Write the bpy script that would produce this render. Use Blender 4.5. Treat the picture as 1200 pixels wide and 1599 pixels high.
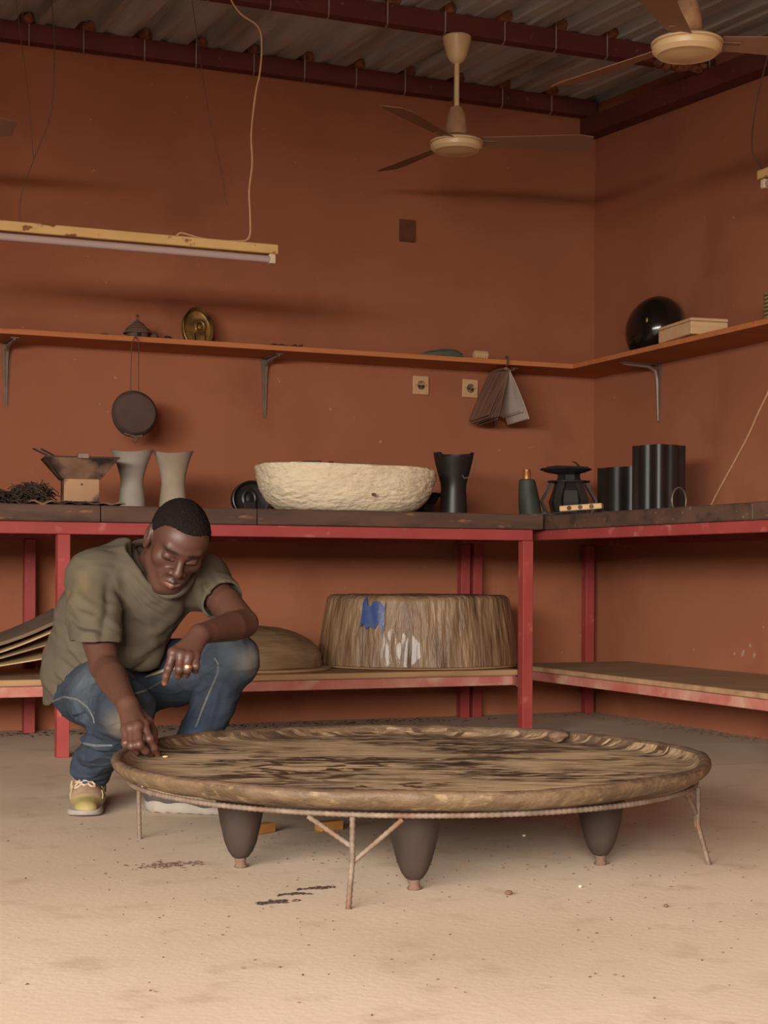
import bpy, bmesh, math, random
import numpy as np
from mathutils import Vector, Matrix, noise as mnoise
random.seed(7); rng = np.random.default_rng(7)
for o in list(bpy.data.objects): bpy.data.objects.remove(o)
SC = bpy.context.scene; COL = SC.collection
PI = math.pi
# ------------------------------------------------------------------ camera
# world axes: x runs along the back wall (wall_right is x=0), y runs towards the back wall (wall_back is y=0), z up
YAW = math.radians(23.0); CAMX, CAMY, CAMZ = -3.984, -6.793, 0.66
cd = bpy.data.cameras.new('camera'); cam = bpy.data.objects.new('camera', cd); COL.objects.link(cam)
cd.sensor_fit = 'HORIZONTAL'; cd.sensor_width = 36.0; cd.lens = 36.0*2520/1200
cd.shift_y = 96.5/1200; cd.clip_start = 0.05
cam.matrix_world = (Matrix.Translation((CAMX, CAMY, CAMZ)) @ Matrix.Rotation(-YAW, 4, 'Z')
                    @ Matrix.Rotation(PI/2, 4, 'X') @ Matrix.Rotation(math.radians(0.28), 4, 'Z'))
SC.camera = cam
def P(r, f, z=0.0):
    """point r metres to the right and f metres ahead of the spot the photo was taken from"""
    c, s = math.cos(YAW), math.sin(YAW)
    return Vector((CAMX + r*c + f*s, CAMY - r*s + f*c, z))
# ------------------------------------------------------------------ light and exposure
world = bpy.data.worlds.new('sky'); SC.world = world; world.use_nodes = True
bg = world.node_tree.nodes['Background']; bg.inputs[0].default_value = (0.95, 0.97, 1.0, 1); bg.inputs[1].default_value = 0.3
SC.view_settings.view_transform = 'Standard'; SC.view_settings.look = 'None'
SC.view_settings.gamma = 1.0; SC.view_settings.use_curve_mapping = False
SC.view_settings.exposure = 0.0
def area(name, loc, target, w, h, power, col, spread=180):
    l = bpy.data.lights.new(name, 'AREA'); l.shape = 'RECTANGLE'; l.size = w; l.size_y = h
    l.energy = power; l.color = col; l.spread = math.radians(spread)
    o = bpy.data.objects.new(name, l); COL.objects.link(o); o.location = loc
    o.rotation_euler = (Vector(target)-Vector(loc)).to_track_quat('-Z', 'Y').to_euler()
    return o
# daylight entering through the wide open front-left corner of the workshop
area('daylight_front_corner', (-8.2, -11.3, 2.6), (-1.5, -1.5, 1.2), 5.5, 2.4, 2450, (1.0, 0.955, 0.89))
area('daylight_side', (-10.5, -7.5, 2.5), (-2.0, -2.5, 1.2), 3.0, 2.4, 640, (1.0, 0.955, 0.89))
# ------------------------------------------------------------------ helpers
def lin(h):
    h = h.lstrip('#'); c = [int(h[i:i+2], 16)/255 for i in (0, 2, 4)]
    return tuple((x/12.92 if x <= .04045 else ((x+.055)/1.055)**2.4) for x in c)+(1.0,)
MATS = {}
def pm(name, c1, c2, scale=6, rough=.8, bump=.15, bscale=80, stretch=(1, 1, 1), metal=0.0, spots=None, spot_scale=30, spot_lo=.62,
       spot_hi=.68, spec=.35, lo=.35, hi=.65, detail=6, coat=0.0, sstretch=None, bdist=.004, spots2=None, s2=(90, .66, .7)):
    m = bpy.data.materials.new(name); m.use_nodes = True; nt = m.node_tree; N = nt.nodes; L = nt.links
    b = N['Principled BSDF']
    tc = N.new('ShaderNodeTexCoord'); mp = N.new('ShaderNodeMapping'); mp.inputs['Scale'].default_value = stretch
    L.new(tc.outputs['Object'], mp.inputs[0])
    n = N.new('ShaderNodeTexNoise'); n.inputs['Scale'].default_value = scale; n.inputs['Detail'].default_value = detail
    L.new(mp.outputs[0], n.inputs['Vector'])
    r = N.new('ShaderNodeValToRGB'); r.color_ramp.elements[0].position = lo; r.color_ramp.elements[1].position = hi
    r.color_ramp.elements[0].color = lin(c1); r.color_ramp.elements[1].color = lin(c2)
    L.new(n.outputs['Fac'], r.inputs[0]); out = r.outputs[0]
    for sp, sc, l0, h0 in ((spots, spot_scale, spot_lo, spot_hi), (spots2, *s2)):
        if not sp: continue
        n2 = N.new('ShaderNodeTexNoise'); n2.inputs['Scale'].default_value = sc; n2.inputs['Detail'].default_value = 8
        mp2 = N.new('ShaderNodeMapping'); mp2.inputs['Scale'].default_value = sstretch or stretch
        mp2.inputs['Location'].default_value = (3.1, 1.7, 5.3)
        L.new(tc.outputs['Object'], mp2.inputs[0]); L.new(mp2.outputs[0], n2.inputs['Vector'])
        mr = N.new('ShaderNodeMapRange'); mr.inputs[1].default_value = l0; mr.inputs[2].default_value = h0
        L.new(n2.outputs['Fac'], mr.inputs[0])
        mx = N.new('ShaderNodeMixRGB'); L.new(mr.outputs[0], mx.inputs[0]); L.new(out, mx.inputs[1]); mx.inputs[2].default_value = lin(sp)
        out = mx.outputs[0]
    L.new(out, b.inputs['Base Color'])
    b.inputs['Roughness'].default_value = rough; b.inputs['Metallic'].default_value = metal
    b.inputs['Specular IOR Level'].default_value = spec; b.inputs['Coat Weight'].default_value = coat
    if bump:
        n3 = N.new('ShaderNodeTexNoise'); n3.inputs['Scale'].default_value = bscale; n3.inputs['Detail'].default_value = 5
        L.new(mp.outputs[0], n3.inputs['Vector'])
        bp = N.new('ShaderNodeBump'); bp.inputs['Strength'].default_value = bump; bp.inputs['Distance'].default_value = bdist
        L.new(n3.outputs['Fac'], bp.inputs['Height']); L.new(bp.outputs[0], b.inputs['Normal'])
    MATS[name] = m
    return m
class MB:
    """collects shapes that become one mesh object"""
    def __init__(s): s.v = []; s.f = []
    def add(s, vs, fs):
        k = len(s.v); s.v += [tuple(p) for p in vs]; s.f += [tuple(i+k for i in f) for f in fs]; return s
    def box(s, x0, x1, y0, y1, z0, z1, M=None):
        vs = [Vector((x, y, z)) for z in (z0, z1) for x, y in ((x0, y0), (x1, y0), (x1, y1), (x0, y1))]
        if M: vs = [M @ p for p in vs]
        return s.add(vs, [(3, 2, 1, 0), (4, 5, 6, 7), (0, 1, 5, 4), (1, 2, 6, 5), (2, 3, 7, 6), (3, 0, 4, 7)])
    def tube(s, pts, r, n=8, cap=True, flat=None):
        pts = [Vector(p) for p in pts]; R = r if hasattr(r, '__len__') else [r]*len(pts)
        rings = []; up = None
        for i, p in enumerate(pts):
            t = (pts[min(i+1, len(pts)-1)]-pts[max(i-1, 0)]).normalized()
            if up is None:
                up = Vector((0, 0, 1)) if abs(t.z) < .9 else Vector((1, 0, 0))
            a = t.cross(up).normalized(); b = a.cross(t).normalized(); up = b
            rings.append([p + a*math.cos(2*PI*k/n)*R[i] + b*math.sin(2*PI*k/n)*R[i]*(flat or 1) for k in range(n)])
        return s.rings(rings, cap)
    def rings(s, rings, cap=True, closed=True, loop=False):
        n = len(rings[0]); vs = [p for r in rings for p in r]; fs = []
        m = len(rings)
        for i in range(m if loop else m-1):
            j = (i+1) % m
            for k in range(n if closed else n-1):
                fs.append((i*n+k, i*n+(k+1) % n, j*n+(k+1) % n, j*n+k))
        if cap and not loop:
            fs.append(tuple(range(n-1, -1, -1))); fs.append(tuple((m-1)*n+k for k in range(n)))
        return s.add(vs, fs)
    def lathe(s, prof, n=32, M=None, cap=True, sx=1, sy=1, fn=None):
        rings = []
        for i, (r, z) in enumerate(prof):
            ring = []
            for k in range(n):
                a = 2*PI*k/n; p = Vector((r*sx*math.cos(a), r*sy*math.sin(a), z))
                if fn: p = fn(p, a, i)
                ring.append(M @ p if M else p)
            rings.append(ring)
        return s.rings(rings, cap)
    def prism(s, poly, d0, d1, M=None):
        """poly in local xz, thickness along local y from d0 to d1"""
        n = len(poly); vs = [Vector((x, d0, z)) for x, z in poly]+[Vector((x, d1, z)) for x, z in poly]
        if M: vs = [M @ p for p in vs]
        fs = [tuple(range(n)), tuple(range(2*n-1, n-1, -1))]+[(i, i+n, (i+1) % n+n, (i+1) % n) for i in range(n)]
        return s.add(vs, fs)
    def sheet(s, grid, th):
        """grid[i][j] of points: a sheet with real thickness"""
        m = len(grid); n = len(grid[0]); G = [[Vector(p) for p in r] for r in grid]
        top = []; bot = []
        for i in range(m):
            for j in range(n):
                du = G[min(i+1, m-1)][j]-G[max(i-1, 0)][j]; dv = G[i][min(j+1, n-1)]-G[i][max(j-1, 0)]
                nn = du.cross(dv); nn = nn.normalized() if nn.length > 1e-9 else Vector((0, 0, 1))
                top.append(G[i][j]+nn*th/2); bot.append(G[i][j]-nn*th/2)
        k = m*n; fs = []
        for i in range(m-1):
            for j in range(n-1):
                a, b, c, d = i*n+j, i*n+j+1, (i+1)*n+j+1, (i+1)*n+j
                fs += [(a, d, c, b), (k+a, k+b, k+c, k+d)]
        edge = [(0, j) for j in range(n)]+[(i, n-1) for i in range(1, m)]+[(m-1, j) for j in range(n-2, -1, -1)]+[(i, 0) for i in range(m-2, 0, -1)]
        E = [i*n+j for i, j in edge]
        fs += [(E[q], E[(q+1) % len(E)], k+E[(q+1) % len(E)], k+E[q]) for q in range(len(E))]
        return s.add(top+bot, fs)
    def build(s, name, mat, parent=None, smooth=True, loc=None, bevel=0, angle=35, rot=None, scale_note=None):
        me = bpy.data.meshes.new(name); me.from_pydata(s.v, [], s.f); me.update()
        bm = bmesh.new(); bm.from_mesh(me); bmesh.ops.recalc_face_normals(bm, faces=bm.faces)
        if bevel: bmesh.ops.bevel(bm, geom=list(bm.edges), offset=bevel, segments=1, affect='EDGES', profile=.5)
        bm.to_mesh(me); bm.free()
        if smooth:
            me.shade_smooth()
            try: me.set_sharp_from_angle(angle=math.radians(angle))
            except Exception: pass
        o = bpy.data.objects.new(name, me); COL.objects.link(o)
        me.materials.append(MATS[mat] if isinstance(mat, str) else mat)
        if parent: o.parent = parent
        if loc is not None: o.location = loc
        if rot is not None: o.rotation_euler = rot
        return o
def tag(o, label=None, cat=None, group=None, kind=None):
    if label: o['label'] = label
    if cat: o['category'] = cat
    if group: o['group'] = group
    if kind: o['kind'] = kind
    return o
def empty(name, loc, label=None, cat=None, group=None, rz=0.0):
    o = bpy.data.objects.new(name, None); COL.objects.link(o); o.location = loc; o.rotation_euler = (0, 0, rz)
    o.empty_display_size = .05
    return tag(o, label, cat, group)
def link_copy(src, parent=None, loc=None):
    c = src.copy(); COL.objects.link(c); c.parent = parent
    if loc is not None: c.location = loc
    return c
def fb(p, s=1.0, seed=0.0): return mnoise.noise(Vector(p)*s+Vector((seed, seed*1.7, -seed)))
def centred(mb):
    """move the collected shape so that its origin is at its base centre; returns that place"""
    a = np.array(mb.v); c = np.array([(a[:, 0].min()+a[:, 0].max())/2, (a[:, 1].min()+a[:, 1].max())/2, a[:, 2].min()])
    mb.v = [tuple(p) for p in a-c]; return Vector(c)
def single(mb, name, mat, label, cat, group=None, **k):
    c = centred(mb); return tag(mb.build(name, mat, loc=c, **k), label, cat, group)
# ------------------------------------------------------------------ materials
pm('plaster', '#985c42', '#a26448', scale=1.6, rough=.93, bump=.35, bscale=140, spots='#87503a', spot_scale=2.3, spot_lo=.56, spot_hi=.8, spec=.15, bdist=.003, spots2='#b98c69', s2=(38, .735, .76))
pm('concrete', '#c6ae96', '#d5bfa8', scale=1.1, rough=.8, bump=.25, bscale=60, spots='#aa8f76', spot_scale=1.0, spot_lo=.52, spot_hi=.85, spec=.22, bdist=.003, spots2='#b59b83', s2=(9, .56, .8))
pm('roof_sheet', '#bcb9b4', '#a39f99', scale=2, rough=.6, bump=.05, metal=.2, stretch=(4, .4, 4), spots='#857b70', spot_scale=3, spot_lo=.5, spot_hi=.75)
pm('oxide_steel', '#5a2824', '#672f29', scale=5, rough=.7, bump=.15, bscale=90, spots='#8d5a48', spot_scale=28, spot_lo=.66, spot_hi=.74)
pm('red_paint', '#9a403c', '#8f3935', scale=5, rough=.55, bump=.08, bscale=60, spots='#b5705f', spot_scale=16, spot_lo=.6, spot_hi=.78, spec=.35)
pm('dusty_red', '#a85a4c', '#b8796a', scale=5, rough=.75, bump=.1, spots='#c09a80', spot_scale=9, spot_lo=.5, spot_hi=.75)
pm('hook_metal', '#a08a7e', '#8a7468', scale=20, rough=.6, bump=0)
pm('peg_wood', '#8a5238', '#6e3d2b', scale=40, rough=.9, bump=.4, bscale=120)
pm('bench_wood', '#4a3429', '#5c4233', scale=5, rough=.75, bump=.3, bscale=40, stretch=(.6, 2, 3), spots='#9a6a45', spot_scale=14, spot_lo=.63, spot_hi=.72, spots2='#2e211b', s2=(6, .55, .75))
pm('shelf_wood', '#b26a3c', '#bf7645', scale=5, rough=.7, bump=.12, bscale=50, stretch=(.4, 6, 6), spots='#8a4526', spot_scale=7, spot_lo=.64, spot_hi=.75)
pm('board_wood', '#b08a64', '#9c7753', scale=3, rough=.85, bump=.2, bscale=40, stretch=(.6, 5, 5), spots='#86644a', spot_scale=4, spot_lo=.55, spot_hi=.75)
pm('bracket_metal', '#8a7464', '#7a6556', scale=12, rough=.5, metal=.4, bump=.05)
pm('cream_enamel', '#d9bb8c', '#d2b283', scale=6, rough=.35, bump=0, spec=.45, spots='#9a7248', spot_scale=10, spot_lo=.66, spot_hi=.78)
pm('dusty_enamel', '#b28a64', '#9a7050', scale=24, rough=.8, bump=.2, bscale=60)
pm('dark_gap', '#2b1d17', '#35251d', scale=10, rough=.9, bump=0)
pm('fan_blade', '#8d6850', '#866049', scale=4, rough=.6, bump=0)
pm('batten', '#cfa76c', '#c39a5e', scale=10, rough=.6, bump=.1, spots='#7d4f2c', spot_scale=35, spot_lo=.6, spot_hi=.66, stretch=(.5, 1, 1))
pm('tube_glass', '#b09890', '#ab938c', scale=3, rough=.25, bump=0, spec=.5)
pm('white_plastic', '#d8c0a0', '#d2b896', scale=10, rough=.5, bump=0)
pm('cord_dark', '#4a3a30', '#5a463a', scale=30, rough=.7, bump=0)
pm('cord_pale', '#c89a70', '#b98b62', scale=30, rough=.7, bump=0)
pm('socket_cream', '#c99f78', '#c2966e', scale=20, rough=.5, bump=0)
pm('box_brown', '#5f3324', '#6d3d2a', scale=20, rough=.8, bump=.2)
pm('paper', '#c6b2a6', '#b89f92', scale=3, rough=.9, bump=0)
pm('paper_dark', '#6b4a3a', '#87634f', scale=9, rough=.9, bump=0, stretch=(1, 6, .6))
pm('iron', '#3a2c27', '#4a3933', scale=10, rough=.8, bump=.3, bscale=50, spots='#574038', spot_scale=4, spot_lo=.5, spot_hi=.7)
pm('charcoal', '#2a2522', '#38322e', scale=14, rough=.55, bump=.2, bscale=40, spec=.4)
pm('ebony', '#1f1a18', '#2b2421', scale=9, rough=.42, bump=.12, bscale=30, spec=.45, stretch=(1, 1, .3))
pm('gloss_black', '#15110f', '#1d1815', scale=8, rough=.16, bump=.05, bscale=9, spec=.55)
pm('yellow_mark', '#b5941f', '#a88a1d', scale=9, rough=.4, bump=0)
pm('bronze', '#84602f', '#9a7440', scale=18, rough=.42, bump=.3, bscale=45, metal=.45, spots='#3d2b19', spot_scale=14, spot_lo=.5, spot_hi=.68)
pm('clay_brown', '#5a4336', '#6d5343', scale=26, rough=.85, bump=.3, bscale=90)
pm('grey_clay', '#8f8275', '#9a8d80', scale=4, rough=.75, bump=.12, bscale=40, stretch=(1, 1, 3))
pm('grey_clay_worn', '#8f7d69', '#a3937f', scale=7, rough=.8, bump=.25, bscale=40, spots='#6b5540', spot_scale=9, spot_lo=.58, spot_hi=.7)
pm('plaster_white', '#d6c2a2', '#dfccac', scale=20, rough=.92, bump=1.0, bscale=34, spots='#b09670', spot_scale=30, spot_lo=.62, spot_hi=.8, bdist=.010, stretch=(1, 1, 2.2))
pm('sheet_metal', '#a8835e', '#96714f', scale=6, rough=.55, bump=.1, metal=.25, spots='#33241d', spot_scale=5, spot_lo=.5, spot_hi=.58)
pm('burnt_metal', '#6b4d3a', '#8a6a50', scale=10, rough=.65, bump=.3, bscale=40, metal=.2, spots='#2a1e1a', spot_scale=7, spot_lo=.45, spot_hi=.56)
pm('fibre', '#2f241d', '#453528', scale=40, rough=.95, bump=0)
pm('green_cloth', '#4f5446', '#5a5f50', scale=20, rough=.95, bump=.2)
pm('pale_wood', '#c9a074', '#d4ae82', scale=5, rough=.75, bump=.15, stretch=(1, 8, 8))
pm('rope_coil', '#8f7850', '#7d6742', scale=30, rough=.8, bump=.2)
pm('copper', '#a5693f', '#b57a4d', scale=14, rough=.45, metal=.6, bump=.1)
pm('bottle_green', '#2f3029', '#3d3d34', scale=14, rough=.6, bump=.3, bscale=40)
pm('cardboard', '#8d7356', '#9d8263', scale=4, rough=.9, bump=.1)
pm('cardboard_edge', '#c9a87c', '#b8956a', scale=14, rough=.9, bump=.1)
pm('leather_brown', '#6b5644', '#7a6350', scale=7, rough=.85, bump=.15)
def wrap_mat():
    m = pm('wrapped_wood', '#7d6047', '#977959', scale=9, rough=.42, bump=.9, bscale=17, stretch=(2.2, 2.2, .35), spots='#5f452f', spot_scale=5, spot_lo=.52, spot_hi=.68, spec=.45, bdist=.02, coat=.12)
    m = pm('wrapped_mound', '#8f7454', '#7d6247', scale=9, rough=.42, bump=.9, bscale=14, stretch=(.5, .5, 2.2), spots='#6d553c', spot_scale=5, spot_lo=.54, spot_hi=.7, spec=.45, bdist=.02, coat=.12)
wrap_mat()
pm('blue_film', '#34477d', '#4a5a80', scale=30, rough=.35, bump=.4, bscale=30, spec=.6)
pm('rebar', '#7d6a5a', '#655446', scale=30, rough=.75, metal=.25, bump=.3, bscale=150, spots='#6b4a35', spot_scale=12, spot_lo=.5, spot_hi=.7)
pm('dark_wood', '#2d231e', '#40322b', scale=8, rough=.6, bump=.3, bscale=40, stretch=(1, 1, .35), spots='#58453a', spot_scale=5, spot_lo=.55, spot_hi=.75, spec=.2)
pm('skin', '#4c2e22', '#553427', scale=9, rough=.5, bump=.1, bscale=300, spec=.4, bdist=.001)
pm('block_wood', '#c08a4a', '#b07a3e', scale=20, rough=.8, bump=.2)
pm('chip_pale', '#b08d74', '#a07c62', scale=60, rough=.95, bump=.2)
# ------------------------------------------------------------------ the room
RX0, RY0 = -6.2, -8.3
SL = 0.056                                        # the roof falls gently towards the viewer
def roof_z(y): return 2.935 + SL*y
def struct(o): o['kind'] = 'structure'; return o
g = MB(); g.box(RX0-.2, .2, RY0-2.5, .2, -.12, 0); struct(g.build('floor', 'concrete', smooth=False))
g = MB(); g.box(RX0, .15, 0, .15, -.1, 3.0); struct(g.build('wall_back', 'plaster', smooth=False))
g = MB(); g.box(0, .15, RY0, 0, -.1, 3.0); struct(g.build('wall_right', 'plaster', smooth=False))
g = MB()   # the side wall stops short: the front corner of the workshop is a wide open doorway under an unseen lintel, set low to keep daylight off the upper walls
g.box(RX0-.15, RX0, -4.6, 0, 0, 2.95).box(RX0-.15, RX0, RY0, -4.6, 2.0, 2.95)
struct(g.build('wall_left', 'plaster', smooth=False))
g = MB()   # front wall with the same opening and light-blocking lintel
g.box(-1.5, .15, RY0-.15, RY0, 0, 2.6).box(RX0, -1.5, RY0-.15, RY0, 2.0, 2.6)
struct(g.build('wall_front', 'plaster', smooth=False))
wr_ = bpy.data.objects['wall_right']
for k, (y, z, r) in enumerate(((-.86, .335, .012), (-1.22, .34, .022), (-1.27, .37, .014), (-1.16, .33, .012), (-1.43, .36, .012), (-1.44, .325, .01), (-1.52, .43, .007), (-1.53, .40, .006), (-1.62, .36, .008), (-1.72, .345, .014), (-1.80, .33, .01), (-1.98, .34, .016), (-2.06, .335, .02), (-1.36, .45, .006), (-2.0, .30, .008), (-1.30, .335, .016))):
    n_ = 9; g = MB(); pts = []
    for q in range(n_):
        a_ = 2*PI*q/n_; rr_ = r*random.uniform(.35, 1.1); pts.append((math.cos(a_)*rr_*.7, math.sin(a_)*rr_))
    g.add([Vector((0, 0, 0))]+[Vector((0, p, q)) for p, q in pts]+[Vector((-.0012, p*.8, q*.8)) for p, q in pts], [(1+i, 1+(i+1) % n_, 1+n_+(i+1) % n_, 1+n_+i) for i in range(n_)]+[tuple(range(1+n_, 1+2*n_))])
    g.build('plaster_chip', 'chip_pale', wr_, smooth=False, loc=(-.0004, y, z))
# corrugated roof: ribs every 0.245 m running up the slope
PITCH = .2455; RIB0 = -2.751
prof = []
x = RIB0 - PITCH*16
while x < .2:
    prof += [(x-.045, .0), (x-.026, .038), (x+.026, .038), (x+.045, .0), (x+.075, .0), (x+.085, .009), (x+.115, .009), (x+.125, .0)]
    x += PITCH
g = MB(); top = []; rr = []
for y in (RY0-.4, -4.2, .15):
    rr.append([Vector((a, y, roof_z(y)+h)) for a, h in prof])
n = len(prof); vs = [p for r in rr for p in r]+[p+Vector((0, 0, .004)) for r in rr for p in r]
fs = []
for i in range(2):
    for k in range(n-1):
        a = i*n+k; fs += [(a, a+1, a+n+1, a+n), (a+3*n, a+n+3*n, a+n+1+3*n, a+1+3*n)]
g.add(vs, fs); struct(g.build('ceiling', 'roof_sheet', angle=20))
# steel purlins carrying the roof, with hook bolts and wooden pegs at every rib
def purlin(y, x0, x1, label, first, detail=True):
    zt = roof_z(y)-.004
    e = empty('roof_purlin', ((x0+x1)/2, y, zt-.075), label, 'beam', 'steel purlins under the roof')
    mx = (x0+x1)/2
    g = MB(); L = (x1-x0)/2
    g.box(-L, L, -.025, -.018, 0, .075).box(-L, L, -.018, .03, .068, .075).box(-L, L, -.018, .03, 0, .007)
    g.build('channel', 'oxide_steel', e, smooth=False)
    k = 0; hk = pg = None
    x = RIB0 + PITCH*math.ceil((x0-RIB0)/PITCH)
    while x < x1-.03 and detail:
        if hk is None:
            g = MB(); g.tube([(0, -.03, .105), (0, -.031, .03), (0, -.030, -.004), (.004, -.012, -.010), (.008, .01, -.008)], .0032, 6)
            hk = g.build('hook_bolt', 'hook_metal', e, loc=(x-mx, 0, 0))
            g = MB(); g.lathe([(.018, 0), (.026, .006), (.03, .02), (.026, .034), (.012, .04)], 10, sx=1.1, sy=.8, fn=lambda p, a, i: p*(1+.18*math.sin(3*a+i)))
            pg = g.build('roof_peg', 'peg_wood', e, loc=(x-mx+.012, -.028, .072))
        else:
            link_copy(hk, e, (x-mx+random.uniform(-.012, .012), 0, random.uniform(-.002, .002)))
            c = link_copy(pg, e, (x-mx+.01+random.uniform(-.008, .008), -.028, .072)); c.rotation_euler.z = random.uniform(0, 6)
        x += PITCH
    return e
p1 = purlin(-.05, -5.9, -.04, 'rusty steel purlin running along the top of the back wall', True)
p2 = purlin(-1.0, -5.9, -.02, 'dark red steel purlin from which the middle ceiling fan hangs', False)
p3 = purlin(-2.72, -5.9, -.02, 'steel purlin just entering the top right corner above the nearest fan', False)
purlin(-4.4, -5.9, -.02, 'steel purlin behind the nearest fan, above the frame', False, False)
g = MB()
for q in range(7):   # lumps of mortar where the second purlin meets the wall
    c = Vector((-.09-.035*q+random.uniform(-.01, .01), -1.035, 2.80+random.uniform(-.015, .03)))
    g.lathe([(.002, -.018), (.022, -.01), (.026, .004), (.012, .018)], 8, M=Matrix.Translation(c) @ Matrix.Scale(1+.3*random.random(), 4, (1, 0, 0)), fn=lambda p, a, i: p*(1+.25*math.sin(2*a+q)))
g.v = [(x+2.96, y+1.0, z-(roof_z(-1.0)-.079)) for x, y, z in g.v]
m_ = g.build('mortar_patch', 'peg_wood', p2); m_['label'] = 'crumbling orange mortar patch at the end of the purlin'
# rafter along the right wall
r0 = empty('roof_rafter', (-.05, -3.0, roof_z(-3.0)-.17), 'dark red steel rafter sloping along the top of the right wall', 'beam')
g = MB(); y0, y1 = -5.0, 2.99
def sl(mb, x0, x1, z0, z1, ya=-5.0, yb=2.99):
    vs = []
    for z in (z0, z1):
        vs += [Vector((x0, ya, z+SL*ya)), Vector((x1, ya, z+SL*ya)), Vector((x1, yb, z+SL*yb)), Vector((x0, yb, z+SL*yb))]
    mb.add(vs, [(3, 2, 1, 0), (4, 5, 6, 7), (0, 1, 5, 4), (1, 2, 6, 5), (2, 3, 7, 6), (3, 0, 4, 7)])
sl(g, -.04, -.032, 0, .085); sl(g, -.032, .045, .077, .085); sl(g, -.032, .045, 0, .008)
g.build('channel', 'oxide_steel', r0, smooth=False)
# ------------------------------------------------------------------ L-shaped wall shelf with brackets
SZ = 1.611; ST = .022; SD = .275
def bracket(parent, loc, along_x, mat='bracket_metal'):
    g = MB()   # flat pressed bracket: wall arm, shelf arm and a pressed rib
    g.add(*[[*map(Vector, ((-.019, 0, 0), (.019, 0, 0), (.019, -.004, 0), (-.019, -.004, 0), (-.007, 0, -.262), (.007, 0, -.262), (.007, -.004, -.262), (-.007, -.004, -.262)))],
            [(0, 1, 2, 3), (7, 6, 5, 4), (0, 4, 5, 1), (1, 5, 6, 2), (2, 6, 7, 3), (3, 7, 4, 0)]])
    g.box(-.016, .016, -.20, 0, -.004, 0)
    g.tube([(0, -.19, -.007), (0, -.06, -.012), (0, -.022, -.03), (0, -.012, -.07), (0, -.006, -.255)], [.005, .009, .011, .009, .004], 6)
    o = g.build('shelf_bracket', mat, parent, loc=loc, rot=(0, 0, 0 if along_x else -PI/2))
    return o
sh = empty('wall_shelf', (-2.9, 0, SZ), 'long orange wooden shelf board along the back wall on metal brackets', 'shelf', 'wall shelf boards')
g = MB(); g.box(-2.6, 2.9-SD, -SD, -.001, 0, ST); g.build('shelf_board', 'shelf_wood', sh, bevel=.0015, smooth=False)
for x in (-2.813, -1.68, -.537): bracket(sh, (x+2.9, -.002, -.001), True)
sh2 = empty('wall_shelf', (0, -2.2, SZ), 'orange wooden shelf board along the right wall below the black helmet', 'shelf', 'wall shelf boards')
g = MB(); g.box(-SD, -.001, -2.2, 2.199, 0, ST); g.build('shelf_board', 'shelf_wood', sh2, bevel=.0015, smooth=False)
bracket(sh2, (-.002, -.58+2.2, -.001), False); bracket(sh2, (-.002, -1.95+2.2, -.001), False)
# ------------------------------------------------------------------ workbenches
BZ = .90; BT = .06; BY = -1.08
wb = empty('workbench', (-3.0, -.55, 0), 'long workbench with dark plank top and red steel frame along the back wall', 'workbench', 'red framed workbenches')
def bx(name, mat, par, x0, x1, y0, y1, z0, z1, bev=.002):
    L = par.location; g = MB(); g.box(x0, x1, y0, y1, z0, z1)
    c = Vector(((x0+x1)/2, (y0+y1)/2, (z0+z1)/2)); g.v = [tuple(Vector(v)-c) for v in g.v]
    return g.build(name, mat, par, smooth=False, bevel=bev, loc=c-L)
cuts = [-5.4, -4.2, -2.66, -2.07, -.862]
for a, b in zip(cuts[:-1], cuts[1:]): bx('worktop_plank', 'bench_wood', wb, a+.0012, b-.0012, BY+random.uniform(-.002, .002), -.005, BZ-BT, BZ+random.uniform(-.001, .001), .004)
bx('front_rail', 'red_paint', wb, -5.4, -.905, BY+.012, BY+.052, BZ-BT-.044, BZ-BT-.001)
bx('back_rail', 'red_paint', wb, -5.4, -.905, -.13, -.09, BZ-BT-.044, BZ-BT-.001)
LY0, LY1 = BY+.012, BY+.057
for x in (-2.79, -.925):
    bx('leg', 'red_paint', wb, x-.0225, x+.0225, LY0, LY1, 0, BZ-BT-.045)
bx('leg', 'red_paint', wb, -.77, -.725, -.13, -.085, 0, BZ-BT-.045); bx('leg', 'red_paint', wb, -2.76, -2.715, -.15, -.105, 0, BZ-BT-.045)
bx('leg', 'red_paint', wb, -5.3, -5.255, LY0, LY1, 0, BZ-BT-.045); bx('leg', 'red_paint', wb, -5.3, -5.255, -.15, -.105, 0, BZ-BT-.045)
bx('shelf_rail', 'dusty_red', wb, -5.25, -.86, -.825, -.785, .200, .240)
bx('shelf_rail', 'dusty_red', wb, -5.25, -.86, -.19, -.155, .200, .240)
g = MB()   # the side rail that joins the recessed shelf to the front leg
g.add([Vector(p)-Vector(wb.location) for p in ((-.86, -.825, .2), (-.86, -.785, .2), (-.905, LY1, .2), (-.94, LY1, .2), (-.86, -.825, .24), (-.86, -.785, .24), (-.905, LY1, .24), (-.94, LY1, .24))],
      [(0, 1, 2, 3), (7, 6, 5, 4), (0, 4, 5, 1), (1, 5, 6, 2), (2, 6, 7, 3), (3, 7, 4, 0)]); g.build('side_rail', 'dusty_red', wb, smooth=False)
bx('shelf_board', 'board_wood', wb, -3.9, -2.2, -.84, -.03, .241, .265, .003); bx('shelf_board', 'board_wood', wb, -2.197, -.85, -.84, -.03, .241, .265, .003)
wr = empty('workbench', (-.45, -2.3, 0), 'workbench with dark plank top and red steel frame along the right wall', 'workbench', 'red framed workbenches')
WX = -.845
bx('worktop_plank', 'bench_wood', wr, WX, -.004, -2.45, -.006, BZ-BT, BZ-.002, .004); bx('worktop_plank', 'bench_wood', wr, WX, -.004, -4.6, -2.453, BZ-BT, BZ-.001, .004)
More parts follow.
